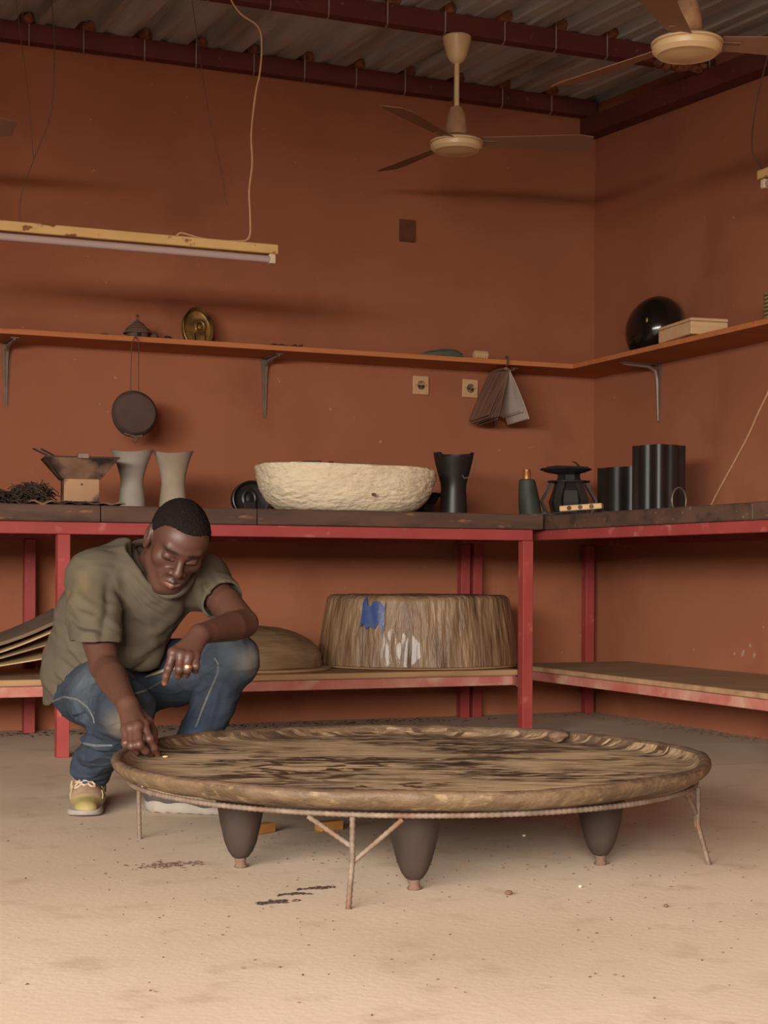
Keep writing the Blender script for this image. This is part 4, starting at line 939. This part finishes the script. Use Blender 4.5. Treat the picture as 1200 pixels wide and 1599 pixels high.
# joints
rSh, lSh = J(147, 903, 4.43), J(316, 903, 4.60)
rEl, lEl = J(166, 1042, 4.24), J(382, 972, 4.41)
rWr, lWr = J(200, 1100, 4.03), J(313, 989, 4.20)
rHip, lHip = A_(-.858, 4.64, .330), A_(-.750, 4.77, .335)
rKn, lKn = J(197, 1108, 4.26), J(364, 1030, 4.56)
rAn, lAn = J(136, 1212, 4.54), J(280, 1216, 4.50)
pel = (rHip+lHip)/2; c7 = J(222, 893, 4.56)
SKIN = np.array(lin('#53352a')[:3]); 
def person():
    e = None
    F_ = Field(np.array([-.34, -.60, .02]), np.array([.42, .42, .89]), .0026)
    # head
    def he(c, r, k=.012, op='add', R=None): F_.ell(hp(*c), r, k, op, HM if R is None else HM @ R)
    def hc(a, b, ra, rb, k=.008, op='add'): F_.cone(hp(*a), hp(*b), ra, rb, k, op)
    he((0, -.016, .034), (.0745, .097, .084), .0)
    he((0, .028, .050), (.064, .064, .055), .03)
    he((0, .022, -.035), (.0595, .066, .082), .03)
    hc((-.05, .0, -.060), (-.02, .062, -.098), .022, .022, .02); hc((.05, .0, -.060), (.02, .062, -.098), .022, .022, .02)
    he((0, .068, -.098), (.026, .024, .020), .018)
    for s in (-1, 1):
        he((s*.044, .052, -.012), (.024, .024, .022), .02)
        he((s*.033, .0975, .0125), (.018, .012, .0105), .012, 'sub')
    hc((-.04, .075, .036), (-.010, .086, .030), .010, .011, .014); hc((.04, .075, .036), (.010, .086, .030), .010, .011, .014)
    for s in (-1, 1):
        he((s*.0325, .0745, .011), (.0165, .0145, .0135), .005)
        hc((s*.020, .0880, .0035), (s*.0455, .0790, .0045), .0026, .0022, .004)       # lower lid
        hc((s*.019, .0895, .0070), (s*.0465, .0790, .0090), .0022, .0020, .003)       # upper lid hanging low
    hc((0, .086, .026), (0, .107, -.014), .0085, .0105, .010); he((0, .1085, -.0205), (.0135, .013, .0115), .008)
    for s in (-1, 1):
        he((s*.0155, .0985, -.0245), (.0085, .0105, .0085), .006); he((s*.0075, .106, -.0325), (.0045, .006, .004), .003, 'sub')
        hc((s*.024, .088, -.030), (s*.033, .078, -.052), .006, .004, .014)
    he((0, .074, -.060), (.034, .024, .030), .016)
    hc((-.023, .0865, -.0590), (0, .0985, -.0530), .0052, .0066, .005); hc((.023, .0865, -.0590), (0, .0985, -.0530), .0052, .0066, .005)
    hc((-.020, .0860, -.0670), (0, .0965, -.0700), .0056, .0080, .005); hc((.020, .0860, -.0670), (0, .0965, -.0700), .0056, .0080, .005)
    hc((-.020, .0955, -.0620), (.020, .0955, -.0620), .0018, .0018, .002, 'sub')
    for s in (-1, 1):
        Re = np.array([[1, 0, 0], [0, .966, -.259], [0, .259, .966]])
        he((s*.079, -.014, .002), (.011, .021, .034), .006, 'add', Re); he((s*.089, -.010, .004), (.0075, .0115, .019), .004, 'sub', Re)
        he((s*.084, .0, -.002), (.004, .004, .006), .004); he((s*.079, -.006, -.027), (.006, .008, .008), .005)
    # neck and torso core
    F_.cone(hp(0, -.035, -.04), c7+np.array([.02, -.02, -.012]), .058, .056, .03)
    F_.cone(hp(0, .0, -.06), c7+np.array([.045, -.06, -.03]), .046, .05, .02)
    F_.cone(c7+np.array([.01, -.01, -.05]), pel+np.array([.03, -.02, .12]), .060, .10, .04); F_.cone(pel+np.array([.03, -.02, .12]), pel, .10, .11, .04)
    F_.cone(rSh+np.array([0, 0, -.015]), lSh+np.array([0, 0, -.015]), .045, .045, .02)
    # arms
    def arm(sh, el, wr, s, hint, bow):
        m = sh*.42+el*.58+bow; F_.cone(sh, m, .044, .0455, .02); F_.cone(m, el, .0455, .0385, .003)
        pass
        a = el*.72+wr*.28; F_.cone(el, a, .0385, .0410, .004); F_.cone(a, wr*.8+el*.2, .0410, .0295, .002); F_.cone(wr*.8+el*.2, wr, .0295, .0262, .002)
    arm(rSh, rEl, rWr, 1, (0, 1, .4), np.array([-.016, .012, 0])); arm(lSh, lEl, lWr, -1, (0, 1, .2), np.zeros(3))
    F_.ell(rEl+np.array([-.012, .006, .002]), (.03, .03, .03), .015)
    # legs inside the jeans
    for h, k_, an in ((rHip, rKn, rAn), (lHip, lKn, lAn)): F_.cone(h, k_, .06, .045, .02); F_.cone(k_, an, .045, .035, .02)
    tips = []
    def hand(wr, mcp, fingers, th, rads, pn):
        # palm: a flat fan from the wrist to the four knuckles
        for m in mcp: F_.cone(wr, m, .0205, .0125, .012, flat=.8, axis=pn)
        for a, b in zip(mcp, mcp[1:]): F_.cone(a, b, .0118, .0115, .008)
        for (m, pts), r in zip(zip(mcp, fingers), rads):
            P_ = [m]+list(pts); R_ = [r*1.16, r*1.04, r*.95, r*.78]
            F_.path(P_, R_[:len(P_)], .005); F_.ell(P_[1], (r*1.10,)*3, .005); F_.ell(m, (r*1.28,)*3, .006); tips.append((P_[-1], P_[-2], r))
        F_.path([wr*.65+th[0]*.35]+list(th), [.0165, .0125, .0105, .0085][:len(th)+1], .010); tips.append((th[-1], th[-2], .0095))
    # right hand pressing on the tray
    m = [J(226, 1131, 3.985), J(216, 1134, 3.965), J(206, 1137, 3.96), J(198, 1139, 3.97)]
    fr = [(J(235, 1153, 3.955), J(242, 1167, 3.965), J(247.5, 1177.5, 3.985)), (J(219, 1162, 3.925), J(229, 1172, 3.94), J(236, 1178, 3.965)), (J(207, 1164, 3.925), J(213, 1175, 3.94), J(219, 1178, 3.965)), (J(197, 1160, 3.945), J(201, 1171, 3.95), J(206, 1174, 3.97))]
    hand(rWr, m, fr, (J(232, 1126, 4.035), J(241, 1143, 4.05), J(243, 1158, 4.04)), (.0098, .0100, .0094, .0082), (.3, -.8, .4))
    # left hand hanging from the knee
    m = [J(271, 1018, 4.135), J(283, 1022, 4.125), J(295, 1024, 4.13), J(306, 1023, 4.145)]
    fl_ = [(J(264, 1043, 4.125), J(260, 1056, 4.13), J(258, 1066, 4.135)), (J(281, 1044, 4.11), J(279, 1054, 4.13), J(277, 1053, 4.15)), (J(294, 1044, 4.115), J(292, 1052, 4.135), J(290, 1049, 4.155)), (J(307, 1039, 4.13), J(306, 1046, 4.145), J(304, 1045, 4.165))]
    hand(lWr, m, fl_, (J(288, 1010, 4.20), J(276, 1024, 4.20), J(268, 1040, 4.19)), (.0098, .0102, .0096, .0086), (.2, -.9, .2))
    V, Q = F_.mesh(); V = relax(V, Q, 1, .4)
    col = np.tile(SKIN, (len(V), 1))
    hl = (V-HC) @ HM                                     # head coordinates
    inh = np.linalg.norm(hl-np.array([0, .02, -.01]), axis=1) < .17
    def blend(w, c):
        nonlocal col
        w = np.clip(w, 0, 1)[:, None]; col = col*(1-w)+np.array(lin(c)[:3])*w
    g_ = lambda c, s: np.exp(-(((hl-np.array(c))/np.array(s))**2).sum(1))*inh
    blend(g_((0, .085, -.068), (.03, .03, .008))*1.2, '#6d4238'); blend(g_((0, .09, -.054), (.024, .03, .005))*1.1, '#4e2f28')
    blend(g_((0, .075, -.104), (.030, .03, .016))*.85, '#2b1a14'); blend(g_((0, .095, -.043), (.026, .02, .006))*.55, '#2b1a14')
    for s in (-1, 1):
        blend(g_((s*.024, .09, .034), (.016, .02, .0045))*1.3, '#1d120e'); blend(g_((s*.044, .08, .033), (.012, .02, .005))*1.0, '#1d120e')
        blend(g_((s*.0325, .086, .0055), (.014, .014, .0016))*1.4, '#1a100d')
    blend(g_((0, .10, -.062), (.019, .03, .0022))*.8, '#a88a7a')
    for t, p, r in tips:
        w = np.exp(-((np.linalg.norm(V-(t+(t-p)/np.linalg.norm(t-p)*r*.5), axis=1)/(r*1.05))**2)); blend(w*.85, '#a5644a')
    body = np_obj('person', V, Q, 'body_skin', loc=P(BR, BF, 0), col=col); body.rotation_euler.z = -YAW
    tag(body, 'crouching man in olive T-shirt and blue jeans touching the carved tray', 'person')
    return body
man = person()
def hair():
    F_ = Field(HC-.15, HC+.16, .0024)
    F_.ell(hp(0, -.016, .036), (.0785, .101, .0865), 0, R=HM); F_.ell(hp(0, .026, .053), (.066, .066, .056), .03, R=HM)
    g = F_.n; ax = [F_.lo[i]+F_.h*np.arange(g[i]) for i in range(3)]
    X = np.stack(np.meshgrid(*ax, indexing='ij'), -1)-HC; L_ = X @ HM
    line = np.interp(L_[..., 1], [-.12, -.06, -.028, .006, .020, .040, .060, .12], [-.036, -.030, .012, .034, .050, .080, .089, .092])
    F_.a = np.maximum(F_.a, ((line-L_[..., 2])*.7).astype(np.float32))
    V, Q = F_.mesh(); V = relax(V, Q, 2); N_ = vnormals(V, Q); V = V+N_*(.0010*rng.normal(size=len(V)))[:, None]
    np_obj('hair', V, Q, 'hair_wool', man, col=np.tile(np.array(lin('#221a17')[:3]), (len(V), 1)))['label'] = 'very short black hair'
hair()
def folds(V, N_, items, face=(0, -1, 0), both=False):
    """raise or sink ridges along polylines given in his x/z coordinates on the side that faces the given way"""
    D = np.zeros(len(V)); w = np.clip((N_ @ np.array(face))*3+.6, 0, 1) if not both else np.ones(len(V))
    U = V[:, [0, 2]]
    for pts, wd, amp in items:
        pts = np.array(pts, float); best = np.full(len(V), 9.0); tb = np.zeros(len(V)); m = len(pts)-1
        for i in range(m):
            a, b = pts[i], pts[i+1]; ba = b-a; t = np.clip(((U-a) @ ba)/(ba @ ba), 0, 1); d = np.linalg.norm(U-a-t[:, None]*ba, axis=1)
            c = d < best; best[c] = d[c]; tb[c] = (i+t[c])/m
        D += amp*np.exp(-(best/wd)**2)*np.sin(np.pi*np.clip(tb*.9+.05, 0, 1))**.6
    return D*w
def XZ(*pts, f=4.42): return [tuple(J(x, y, f)[[0, 2]]) for x, y in pts]
def shirt():
    F_ = Field(np.array([-.40, -.30, .20]), np.array([.40, .45, .80]), .0038)
    lat = lSh-rSh; lat /= np.linalg.norm(lat)
    s1 = (rSh+lSh)/2+np.array([-.03, .02, -.02]); mid = A_(-.775, 4.62, .515); low = A_(-.825, 4.67, .385); hem = A_(-.845, 4.70, .325)
    up = np.array([0, .5, .5])
    front = np.cross(lat, [0, 0, 1])
    F_.cone(s1, mid, .150, .158, 0, flat=.86, axis=front); F_.cone(mid, low, .158, .160, .04, flat=.90, axis=front)
    hem = A_(-.858, 4.72, .285); F_.cone(low, hem, .152, .135, .03, flat=.95, axis=front)
    F_.cone(rSh+np.array([.01, 0, -.008]), lSh+np.array([-.01, 0, -.008]), .068, .064, .05)
    F_.cone(J(216, 896, 4.57), s1, .068, .13, .05)
    F_.cone(J(200, 896, 4.56), rSh, .062, .064, .05); F_.cone(J(250, 905, 4.55), lSh, .058, .060, .05)
    F_.ell(J(212, 1012, 4.52), (.080, .09, .080), .05)
    # sleeves with open ends
    lH = lSh+(lEl-lSh)*.50; rH = J(150, 1001, 4.295)
    F_.cone(rSh+np.array([0, 0, .004]), J(146, 955, 4.350), .071, .072, .03); F_.cone(J(146, 955, 4.350), J(152, 1020, 4.272), .072, .068, .012)
    F_.cone(rH, rH+np.array([0, 0, -.12]), .10, .10, .002, 'sub', cut=True)
    F_.cone(rH+np.array([0, .015, .045]), rH+np.array([0, 0, -.06]), .054, .058, .004, 'sub', cut=True)
    F_.cone(lSh+(lSh-lEl)*.05, lH, .068, .062, .035, cut=True)
    d = (lH-lSh)/np.linalg.norm(lH-lSh); F_.cone(lH-d*.045, lH+d*.03, .053, .056, .004, 'sub', cut=True)
    # hem line: long at the back, riding up over the thighs
    xs = F_.lo[0]+F_.h*np.arange(F_.n[0]); zs = F_.lo[2]+F_.h*np.arange(F_.n[2])
    cut = np.interp(xs, [-.32, -.255, -.19, -.125, -.06, .0, .10, .2], [.27, .278, .330, .385, .385, .380, .40, .45])
    F_.a = np.maximum(F_.a, ((cut[:, None]-zs[None, :])*.7).astype(np.float32)[:, None, :])
    nk = hp(0, -.035, -.05); F_.cone(J(258, 903, 4.455), J(240, 845, 4.54), .050, .088, .006, 'sub'); F_.cone(J(259, 900, 4.385), J(243, 850, 4.44), .048, .082, .006, 'sub'); F_.cone(J(259, 898, 4.33), J(245, 855, 4.35), .046, .076, .006, 'sub')
    V, Q = F_.mesh(); V = relax(V, Q, 3)
    N_ = vnormals(V, Q)
    D = .0020*nsmooth(V, 38, 3)+.0012*nsmooth(V, 90, 4)
    it = [(XZ((175, 905), (182, 935), (181, 965), (178, 998)), .012, -.007), (XZ((150, 885), (185, 890), (205, 878)), .008, .003),
          (XZ((185, 905), (215, 960), (240, 985)), .010, .004), (XZ((195, 900), (225, 945), (255, 965)), .007, -.004), (XZ((205, 895), (240, 935), (270, 955)), .007, .004),
          (XZ((120, 935), (140, 955), (165, 962), (178, 955)), .010, .006), (XZ((118, 955), (140, 972), (170, 978)), .008, -.005), (XZ((125, 905), (135, 930), (160, 945)), .012, .006), (XZ((130, 975), (150, 985), (172, 984)), .009, .005),
          (XZ((95, 1000), (120, 1035), (150, 1048)), .009, .006), (XZ((85, 1035), (110, 1055), (140, 1050)), .009, -.006), (XZ((75, 1055), (100, 1072), (130, 1062)), .008, .006), (XZ((70, 1075), (92, 1088), (112, 1078)), .008, -.004),
          (XZ((160, 1020), (200, 1035), (250, 1000)), .014, .006), (XZ((170, 1045), (205, 1050), (245, 1020)), .008, -.006), (XZ((200, 1000), (245, 985), (275, 960)), .012, .005), (XZ((215, 1030), (250, 1012), (270, 985)), .008, -.004),
          (XZ((285, 900), (290, 930), (285, 960)), .010, -.007), (XZ((305, 905), (325, 925), (340, 945)), .008, .004), (XZ((320, 890), (340, 910), (355, 925)), .007, -.003)]
    D += .0034*np.maximum(0, 1-1.9*np.abs(nsmooth(V @ np.array([[.8, 0, .5], [0, 1, 0], [-.5, 0, .8]])*np.array([.7, .8, 1.4]), 28, 51)))
    D += 1.35*folds(V, N_, it); V = V+N_*D[:, None]
    col = np.tile(np.array(lin('#584e40')[:3]), (len(V), 1))
    d = np.linalg.norm((V-J(133, 925, 4.36))*np.array([1, .6, .75]), axis=1); w = np.exp(-(d/.045)**2)*.42*np.clip(.7+.5*nsmooth(V, 60, 9), 0, 1); col = col*(1-w[:, None])+np.array(lin('#8f7a4e')[:3])*w[:, None]
    o = np_obj('t_shirt', V, Q, 'cotton', man, col=col); o['label'] = 'olive T-shirt, dusty on the shoulder'
    # ribbed collar around the neck
    ring = [(207, 853, 4.575), (211, 866, 4.52), (218, 886, 4.46), (230, 906, 4.42), (246, 921, 4.395), (264, 929, 4.39), (285, 922, 4.42), (301, 900, 4.49), (303, 878, 4.57), (282, 862, 4.63), (250, 850, 4.65), (222, 846, 4.625)]
    pts = [Vector(J(*p)) for p in ring]; out = []; m = len(pts)
    for i in range(m):
        a, b, c, d = pts[i-1], pts[i], pts[(i+1) % m], pts[(i+2) % m]
        for q in range(6):
            t = q/6; out.append(.5*((2*b)+(-a+c)*t+(2*a-5*b+4*c-d)*t*t+(-a+3*b-3*c+d)*t**3))
    out.append(out[0]); g = MB(); g.tube(out, .0105, 10)
    mc = bpy.data.materials.get('collar') or pm('collar', '#4f4639', '#564c3e', scale=20, rough=.95, bump=.2, bscale=200); g.build('collar', 'collar', o)
shirt()
def jeans():
    F_ = Field(np.array([-.40, -.36, .045]), np.array([.44, .50, .56]), .0036)
    F_.cone(rHip, lHip, .090, .098, 0); F_.ell(pel+np.array([.0, .03, .0]), (.115, .115, .11), .05); F_.cone(pel, pel+np.array([.02, -.02, .09]), .12, .125, .05)
    for h, k_, an, r0 in ((rHip, rKn, rAn, .092), (lHip, lKn, lAn, .100)):
        F_.cone(h, h*.5+k_*.5, r0, .092, .04); F_.cone(h*.5+k_*.5, k_, .092, .071, .03)
        F_.ell(k_+(k_-h)*.02, (.072, .072, .072), .02)
        c = k_*.62+an*.38; F_.cone(k_, c, .062, .060, .018); d_ = (an-k_)/np.linalg.norm(an-k_)
        F_.cone(c, an-d_*.065, .060, .055, .015); F_.cone(an-d_*.09, an-d_*.042, .055, .057, .01, cut=True)
        F_.cone(an-d_*.065, an+d_*.05, .046, .049, .003, 'sub', cut=True)
    # crease where the bent right knee folds
    V, Q = F_.mesh(); V = relax(V, Q, 3); N_ = vnormals(V, Q)
    D = .0026*nsmooth(V, 34, 13)+.0015*nsmooth(V, 85, 14)
    it = [(XZ((122, 1118), (140, 1112), (152, 1120)), .006, -.010), (XZ((118, 1105), (135, 1118), (150, 1126)), .007, .006), (XZ((112, 1140), (130, 1150), (165, 1162), (185, 1160)), .007, .006), (XZ((115, 1150), (140, 1165), (175, 1172)), .006, -.006),
          (XZ((120, 1128), (150, 1145), (180, 1148)), .007, -.004), (XZ((118, 1175), (140, 1182), (165, 1178)), .008, .005), (XZ((112, 1192), (140, 1200), (168, 1192)), .007, -.004),
          (XZ((80, 1090), (100, 1085), (125, 1095), (146, 1125)), .005, .003), (XZ((88, 1132), (102, 1136)), .003, .002),
          (XZ((318, 1050), (330, 1040), (345, 1045)), .007, -.006), (XZ((300, 1065), (325, 1058), (345, 1062)), .008, .005), (XZ((300, 1085), (320, 1070), (335, 1072)), .007, -.005), (XZ((330, 1080), (322, 1110), (310, 1140)), .006, .003),
          (XZ((345, 1075), (340, 1110), (330, 1140)), .010, -.003), (XZ((230, 1045), (260, 1055), (290, 1048)), .008, .004)]
    near = sum(np.exp(-(np.linalg.norm(V-q, axis=1)/s_)**2) for q, s_ in ((rKn+np.array([-.06, .02, -.03]), .09), (rAn, .08), (lKn+np.array([-.09, .0, -.05]), .08), (lAn, .09), (rHip, .10), ((lHip+lKn)/2, .08), (pel+np.array([.08, -.08, .03]), .1)))
    D += .0042*np.clip(near, 0, 1)*np.maximum(0, 1-1.9*np.abs(nsmooth(V*np.array([.8, .8, 1.5]), 30, 41)))+.0024*np.maximum(0, 1-2.2*np.abs(nsmooth(V*np.array([.8, .8, 1.5]), 55, 43)))
    D += 1.35*folds(V, N_, it); V = V+N_*D[:, None]
    dk, md, lt, du = (np.array(lin(c)[:3]) for c in ('#252a32', '#333b46', '#646a6d', '#857357'))
    col = np.tile(md, (len(V), 1)); w = np.clip(.5+.35*nsmooth(V, 14, 21), 0, 1)[:, None]; col = col*(1-.6*w)+dk*.6*w
    def patch(c, s, amt, cc):
        nonlocal col
        d = np.linalg.norm((V-c)/np.array(s), axis=1); q = (np.exp(-d**2)*amt*np.clip(.8+.3*nsmooth(V, 50, 33), 0, 1))[:, None]; col = col*(1-q)+cc*q
    patch((rHip+rKn)/2+np.array([.0, -.06, .06]), (.09, .10, .09), .55, lt); patch((lHip+lKn)/2+np.array([0, -.08, .02]), (.13, .12, .06), .45, lt); patch(lKn+np.array([.02, -.04, .03]), (.07, .06, .06), .75, lt)
    patch(rKn+np.array([.015, -.06, -.03]), (.045, .05, .035), .75, du); patch(lKn+np.array([.045, -.03, .0]), (.03, .05, .03), .65, du); patch(lAn+np.array([.05, -.04, .10]), (.03, .05, .05), .4, np.array(lin('#4d6a96')[:3]))
    o = np_obj('jeans', V, Q, 'denim', man, col=col); o['label'] = 'faded blue jeans with dusty knees'
    # visible double seams follow the cloth
    from mathutils.bvhtree import BVHTree
    bv = BVHTree.FromPolygons([tuple(v) for v in V], [tuple(int(i) for i in q) for q in Q])
    org = Vector(A_(0, 0, .66))
    def seam(px, name='seam', r=.0009, gap=.0016):
        pts = []
        for (x0, y0), (x1, y1) in zip(px, px[1:]):
            m = max(2, int(math.hypot(x1-x0, y1-y0)/3))
            for i in range(m):
                t = i/m; d = Vector(((x0+(x1-x0)*t-600)/2520, 1, -(y0+(y1-y0)*t-893.5)/2520)); hit = bv.ray_cast(org, d.normalized())
                if hit[0] is not None: pts.append((hit[0], hit[1]))
        if len(pts) < 3: return
        g = MB()
        for s in (-1, 1):
            ln = []
            for i, (p, n) in enumerate(pts):
                t = (pts[min(i+1, len(pts)-1)][0]-pts[max(i-1, 0)][0])
                if t.length < 1e-6: continue
                sd = t.normalized().cross(n).normalized(); ln.append(p+n*.0006+sd*gap*s)
            g.tube(ln, r, 5)
        g.build(name, 'thread', o)
    seam([(82, 1096), (100, 1088), (122, 1092), (138, 1104), (147, 1120), (149, 1132)]); seam([(112, 1150), (128, 1160), (150, 1164), (180, 1163)]); seam([(86, 1131), (103, 1136)])
    seam([(206, 1084), (228, 1078), (252, 1064), (275, 1052)]); seam([(336, 1026), (342, 1036), (341, 1050), (334, 1066), (324, 1090), (314, 1115), (306, 1138)])
    g = MB(); p0 = []
    for x, y in ((228, 1056), (245, 1051), (262, 1046), (280, 1042), (292, 1040)):
        hit = bv.ray_cast(org, Vector(((x-600)/2520, 1, -(y-893.5)/2520)).normalized()); p0.append(hit[0]+hit[1]*.004 if hit[0] else None)
    p0 = [p for p in p0 if p]
    if len(p0) > 2:
        g.tube(p0, [.003]+[.011]*(len(p0)-2)+[.007], 8, flat=.5); q = g.build('pocket_lining', 'white_cloth', o); q['label'] = 'white pocket lining showing'
jeans()
def shoe(name, heel, ang, roll, label, mirror):
    root = empty(name, heel, label); root.parent = man; root.rotation_euler = (0, 0, ang)
    h = .0024; F_ = Field((-.06, -.07, -.01), (.27, .07, .18), h)
    F_.cone((.0, 0, .045), (.05, 0, .05), .036, .042, 0); F_.cone((.05, 0, .048), (.15, mirror*.006, .038), .042, .043, .02, flat=.85, axis=(0, 0, 1)); F_.cone((.15, mirror*.006, .036), (.226, mirror*.008, .024), .045, .031, .02, flat=.64, axis=(0, 0, 1))
    F_.cone((.03, 0, .06), (.042, 0, .140), .043, .040, .02); F_.cone((.05, 0, .092), (.165, 0, .044), .036, .028, .02); F_.cone((-.004, 0, .05), (.0, 0, .105), .034, .034, .02)
    F_.cone((.034, 0, .125), (.038, 0, .20), .035, .038, .004, 'sub', cut=True)
    sl = tuple([slice(None)]*2+[slice(0, int(.024/h))]); F_.a[sl] = .1
    V, Q = F_.mesh(); V = relax(V, Q, 2); keep = V[:, 2] > .02
    up = np_obj('upper', V, Q, 'shoe_tan', root)
    up.data.materials.append(MATS['shoe_olive']); up.data.materials.append(MATS['shoe_dark'])
    cs = V[Q].mean(1); mi = np.zeros(len(Q), np.int32); mi[(cs[:, 0]-.6*cs[:, 2] > .165)] = 1; mi[(cs[:, 2] < .046-.1*cs[:, 0]) & (cs[:, 0] < .17)] = 2; mi[(cs[:, 0] < -.02) & (cs[:, 2] < .07)] = 2
    up.data.polygons.foreach_set('material_index', mi)
    def outline(t, s, zz):
        x = -.042+.30*t; w = .040*math.sin(min(1, t/.16)*PI/2)**.7*(1+.22*math.sin(max(0, t-.25)*2.2)) if t < .8 else .0475*max(0, 1-((t-.8)/.2)**2.4)**.5
        return Vector((x, s*w+mirror*.006*max(0, t-.3), zz))
    ts = list(np.linspace(0.004, .998, 34)); rr = []
    for inset, lift, z in ((.94, 0, 0), (1.0, 0, .004), (1.03, 0, .014), (1.0, 0, .027), (.9, 0, .032)):
        loop = [outline(t, 1, 0) for t in ts]+[outline(t, -1, 0) for t in reversed(ts)]
        out = []
        for p in loop:
            toe = max(0, (p.x-.17)/.09)**2*.006; heel_ = max(0, (-.01-p.x)/.03)*.003
            tread = .003*math.sin(p.x*190) if z == 0 else 0
            q = Vector((.105+(p.x-.105)*(1+(inset-1)*.35), p.y*inset, max(0, z*float(np.interp(p.x, [0, .06, .15, .25], [1.15, 1.1, .75, .5]))+toe+heel_+(tread if tread > 0 else 0)))); out.append(q)
        rr.append(out)
    g = MB(); g.rings(rr); g.build('sole', 'shoe_sole', root, angle=50)
    from mathutils.bvhtree import BVHTree
    bv = BVHTree.FromPolygons([tuple(v) for v in V], [tuple(int(i) for i in q) for q in Q])
    def on(x, y, off=.0015):
        p = bv.ray_cast(Vector((x, y, .2)), Vector((0, 0, -1)))
        if p[0] is None: p = bv.find_nearest(Vector((x, y, .05)))
        return p[0]+p[1]*off
    def side(x, z, s, off=.0012):
        p = bv.ray_cast(Vector((x, s*.2, z)), Vector((0, -s, 0)))
        if p[0] is None: p = bv.find_nearest(Vector((x, s*.04, z)))
        return p[0]+p[1]*off
    for k in range(5):
        x = .102+.016*k; g = MB(); g.tube([on(x+(.008 if (k+q) % 2 else 0), y, .0022) for q, y in enumerate(np.linspace(-.026, .026, 7))], .0028, 6); g.build('lace', 'lace', up)
    for s in (-1, 1):
        for k in range(3):
            x = .035+.048*k; g = MB(); g.tube([side(x+.000, .040, s), side(x+.016, .056, s), side(x+.026, .075-.008*k, s)], .0018, 6, flat=.6); g.tube([side(x+.048, .040, s), side(x+.036, .058-.004*k, s), side(x+.026, .075-.008*k, s)], .0018, 6, flat=.6); g.build('overlay_stripe', 'shoe_stripe', up)
    for k, mt in enumerate(('label_red', 'label_white', 'shoe_dark', 'label_white', 'label_blue')):
        x = .118+.010*k; g = MB(); gr = [[on(x+dx, y, .0045) for y in (-.005, 0, .005)] for dx in (0, .0055, .0105)]; g.sheet(gr, .001); g.build('tongue_tag', mt, up)
    for dx in (-.04,):
        g = MB(); g.tube([(-.043, -.008, .05), (-.05, 0, .075), (-.045, .004, .10)], .003, 6); g.build('heel_loop', 'lace', up)
    return root
hr = A_(-.836, 4.595, 0); shoe('shoe', Vector(hr), math.radians(-84), 0, 'tan trail shoe pointing at the viewer', 1)
hl_ = A_(-.622, 4.475, 0); shoe('shoe', Vector(hl_), math.radians(-12), 0, 'tan trail shoe seen from the side under the tray', -1)
g = MB(); a = J(294, 1038, 4.117); b = J(294, 1044, 4.115); d = Vector(b-a).normalized(); M = Matrix.Translation(Vector(a*.5+b*.5)) @ d.to_track_quat('Z', 'Y').to_matrix().to_4x4()
g.lathe([(.0106, -.0035), (.0122, -.0035), (.0124, 0), (.0122, .0035), (.0106, .0035), (.0104, 0)], 28, M=M, cap=False); g.build('finger_ring', 'gold', man)['label'] = 'gold ring on the left hand'
p_ = P(BR, BF, 0); q_ = J(256, 1181, 3.96)
lump('wood_chip', 'pale_wood', tuple(P(BR+q_[0]+.006, BF+q_[1], .2065)), (.007, .005, .0025), 'small pale chip on the tray beside his fingertip', 'chip', 31)
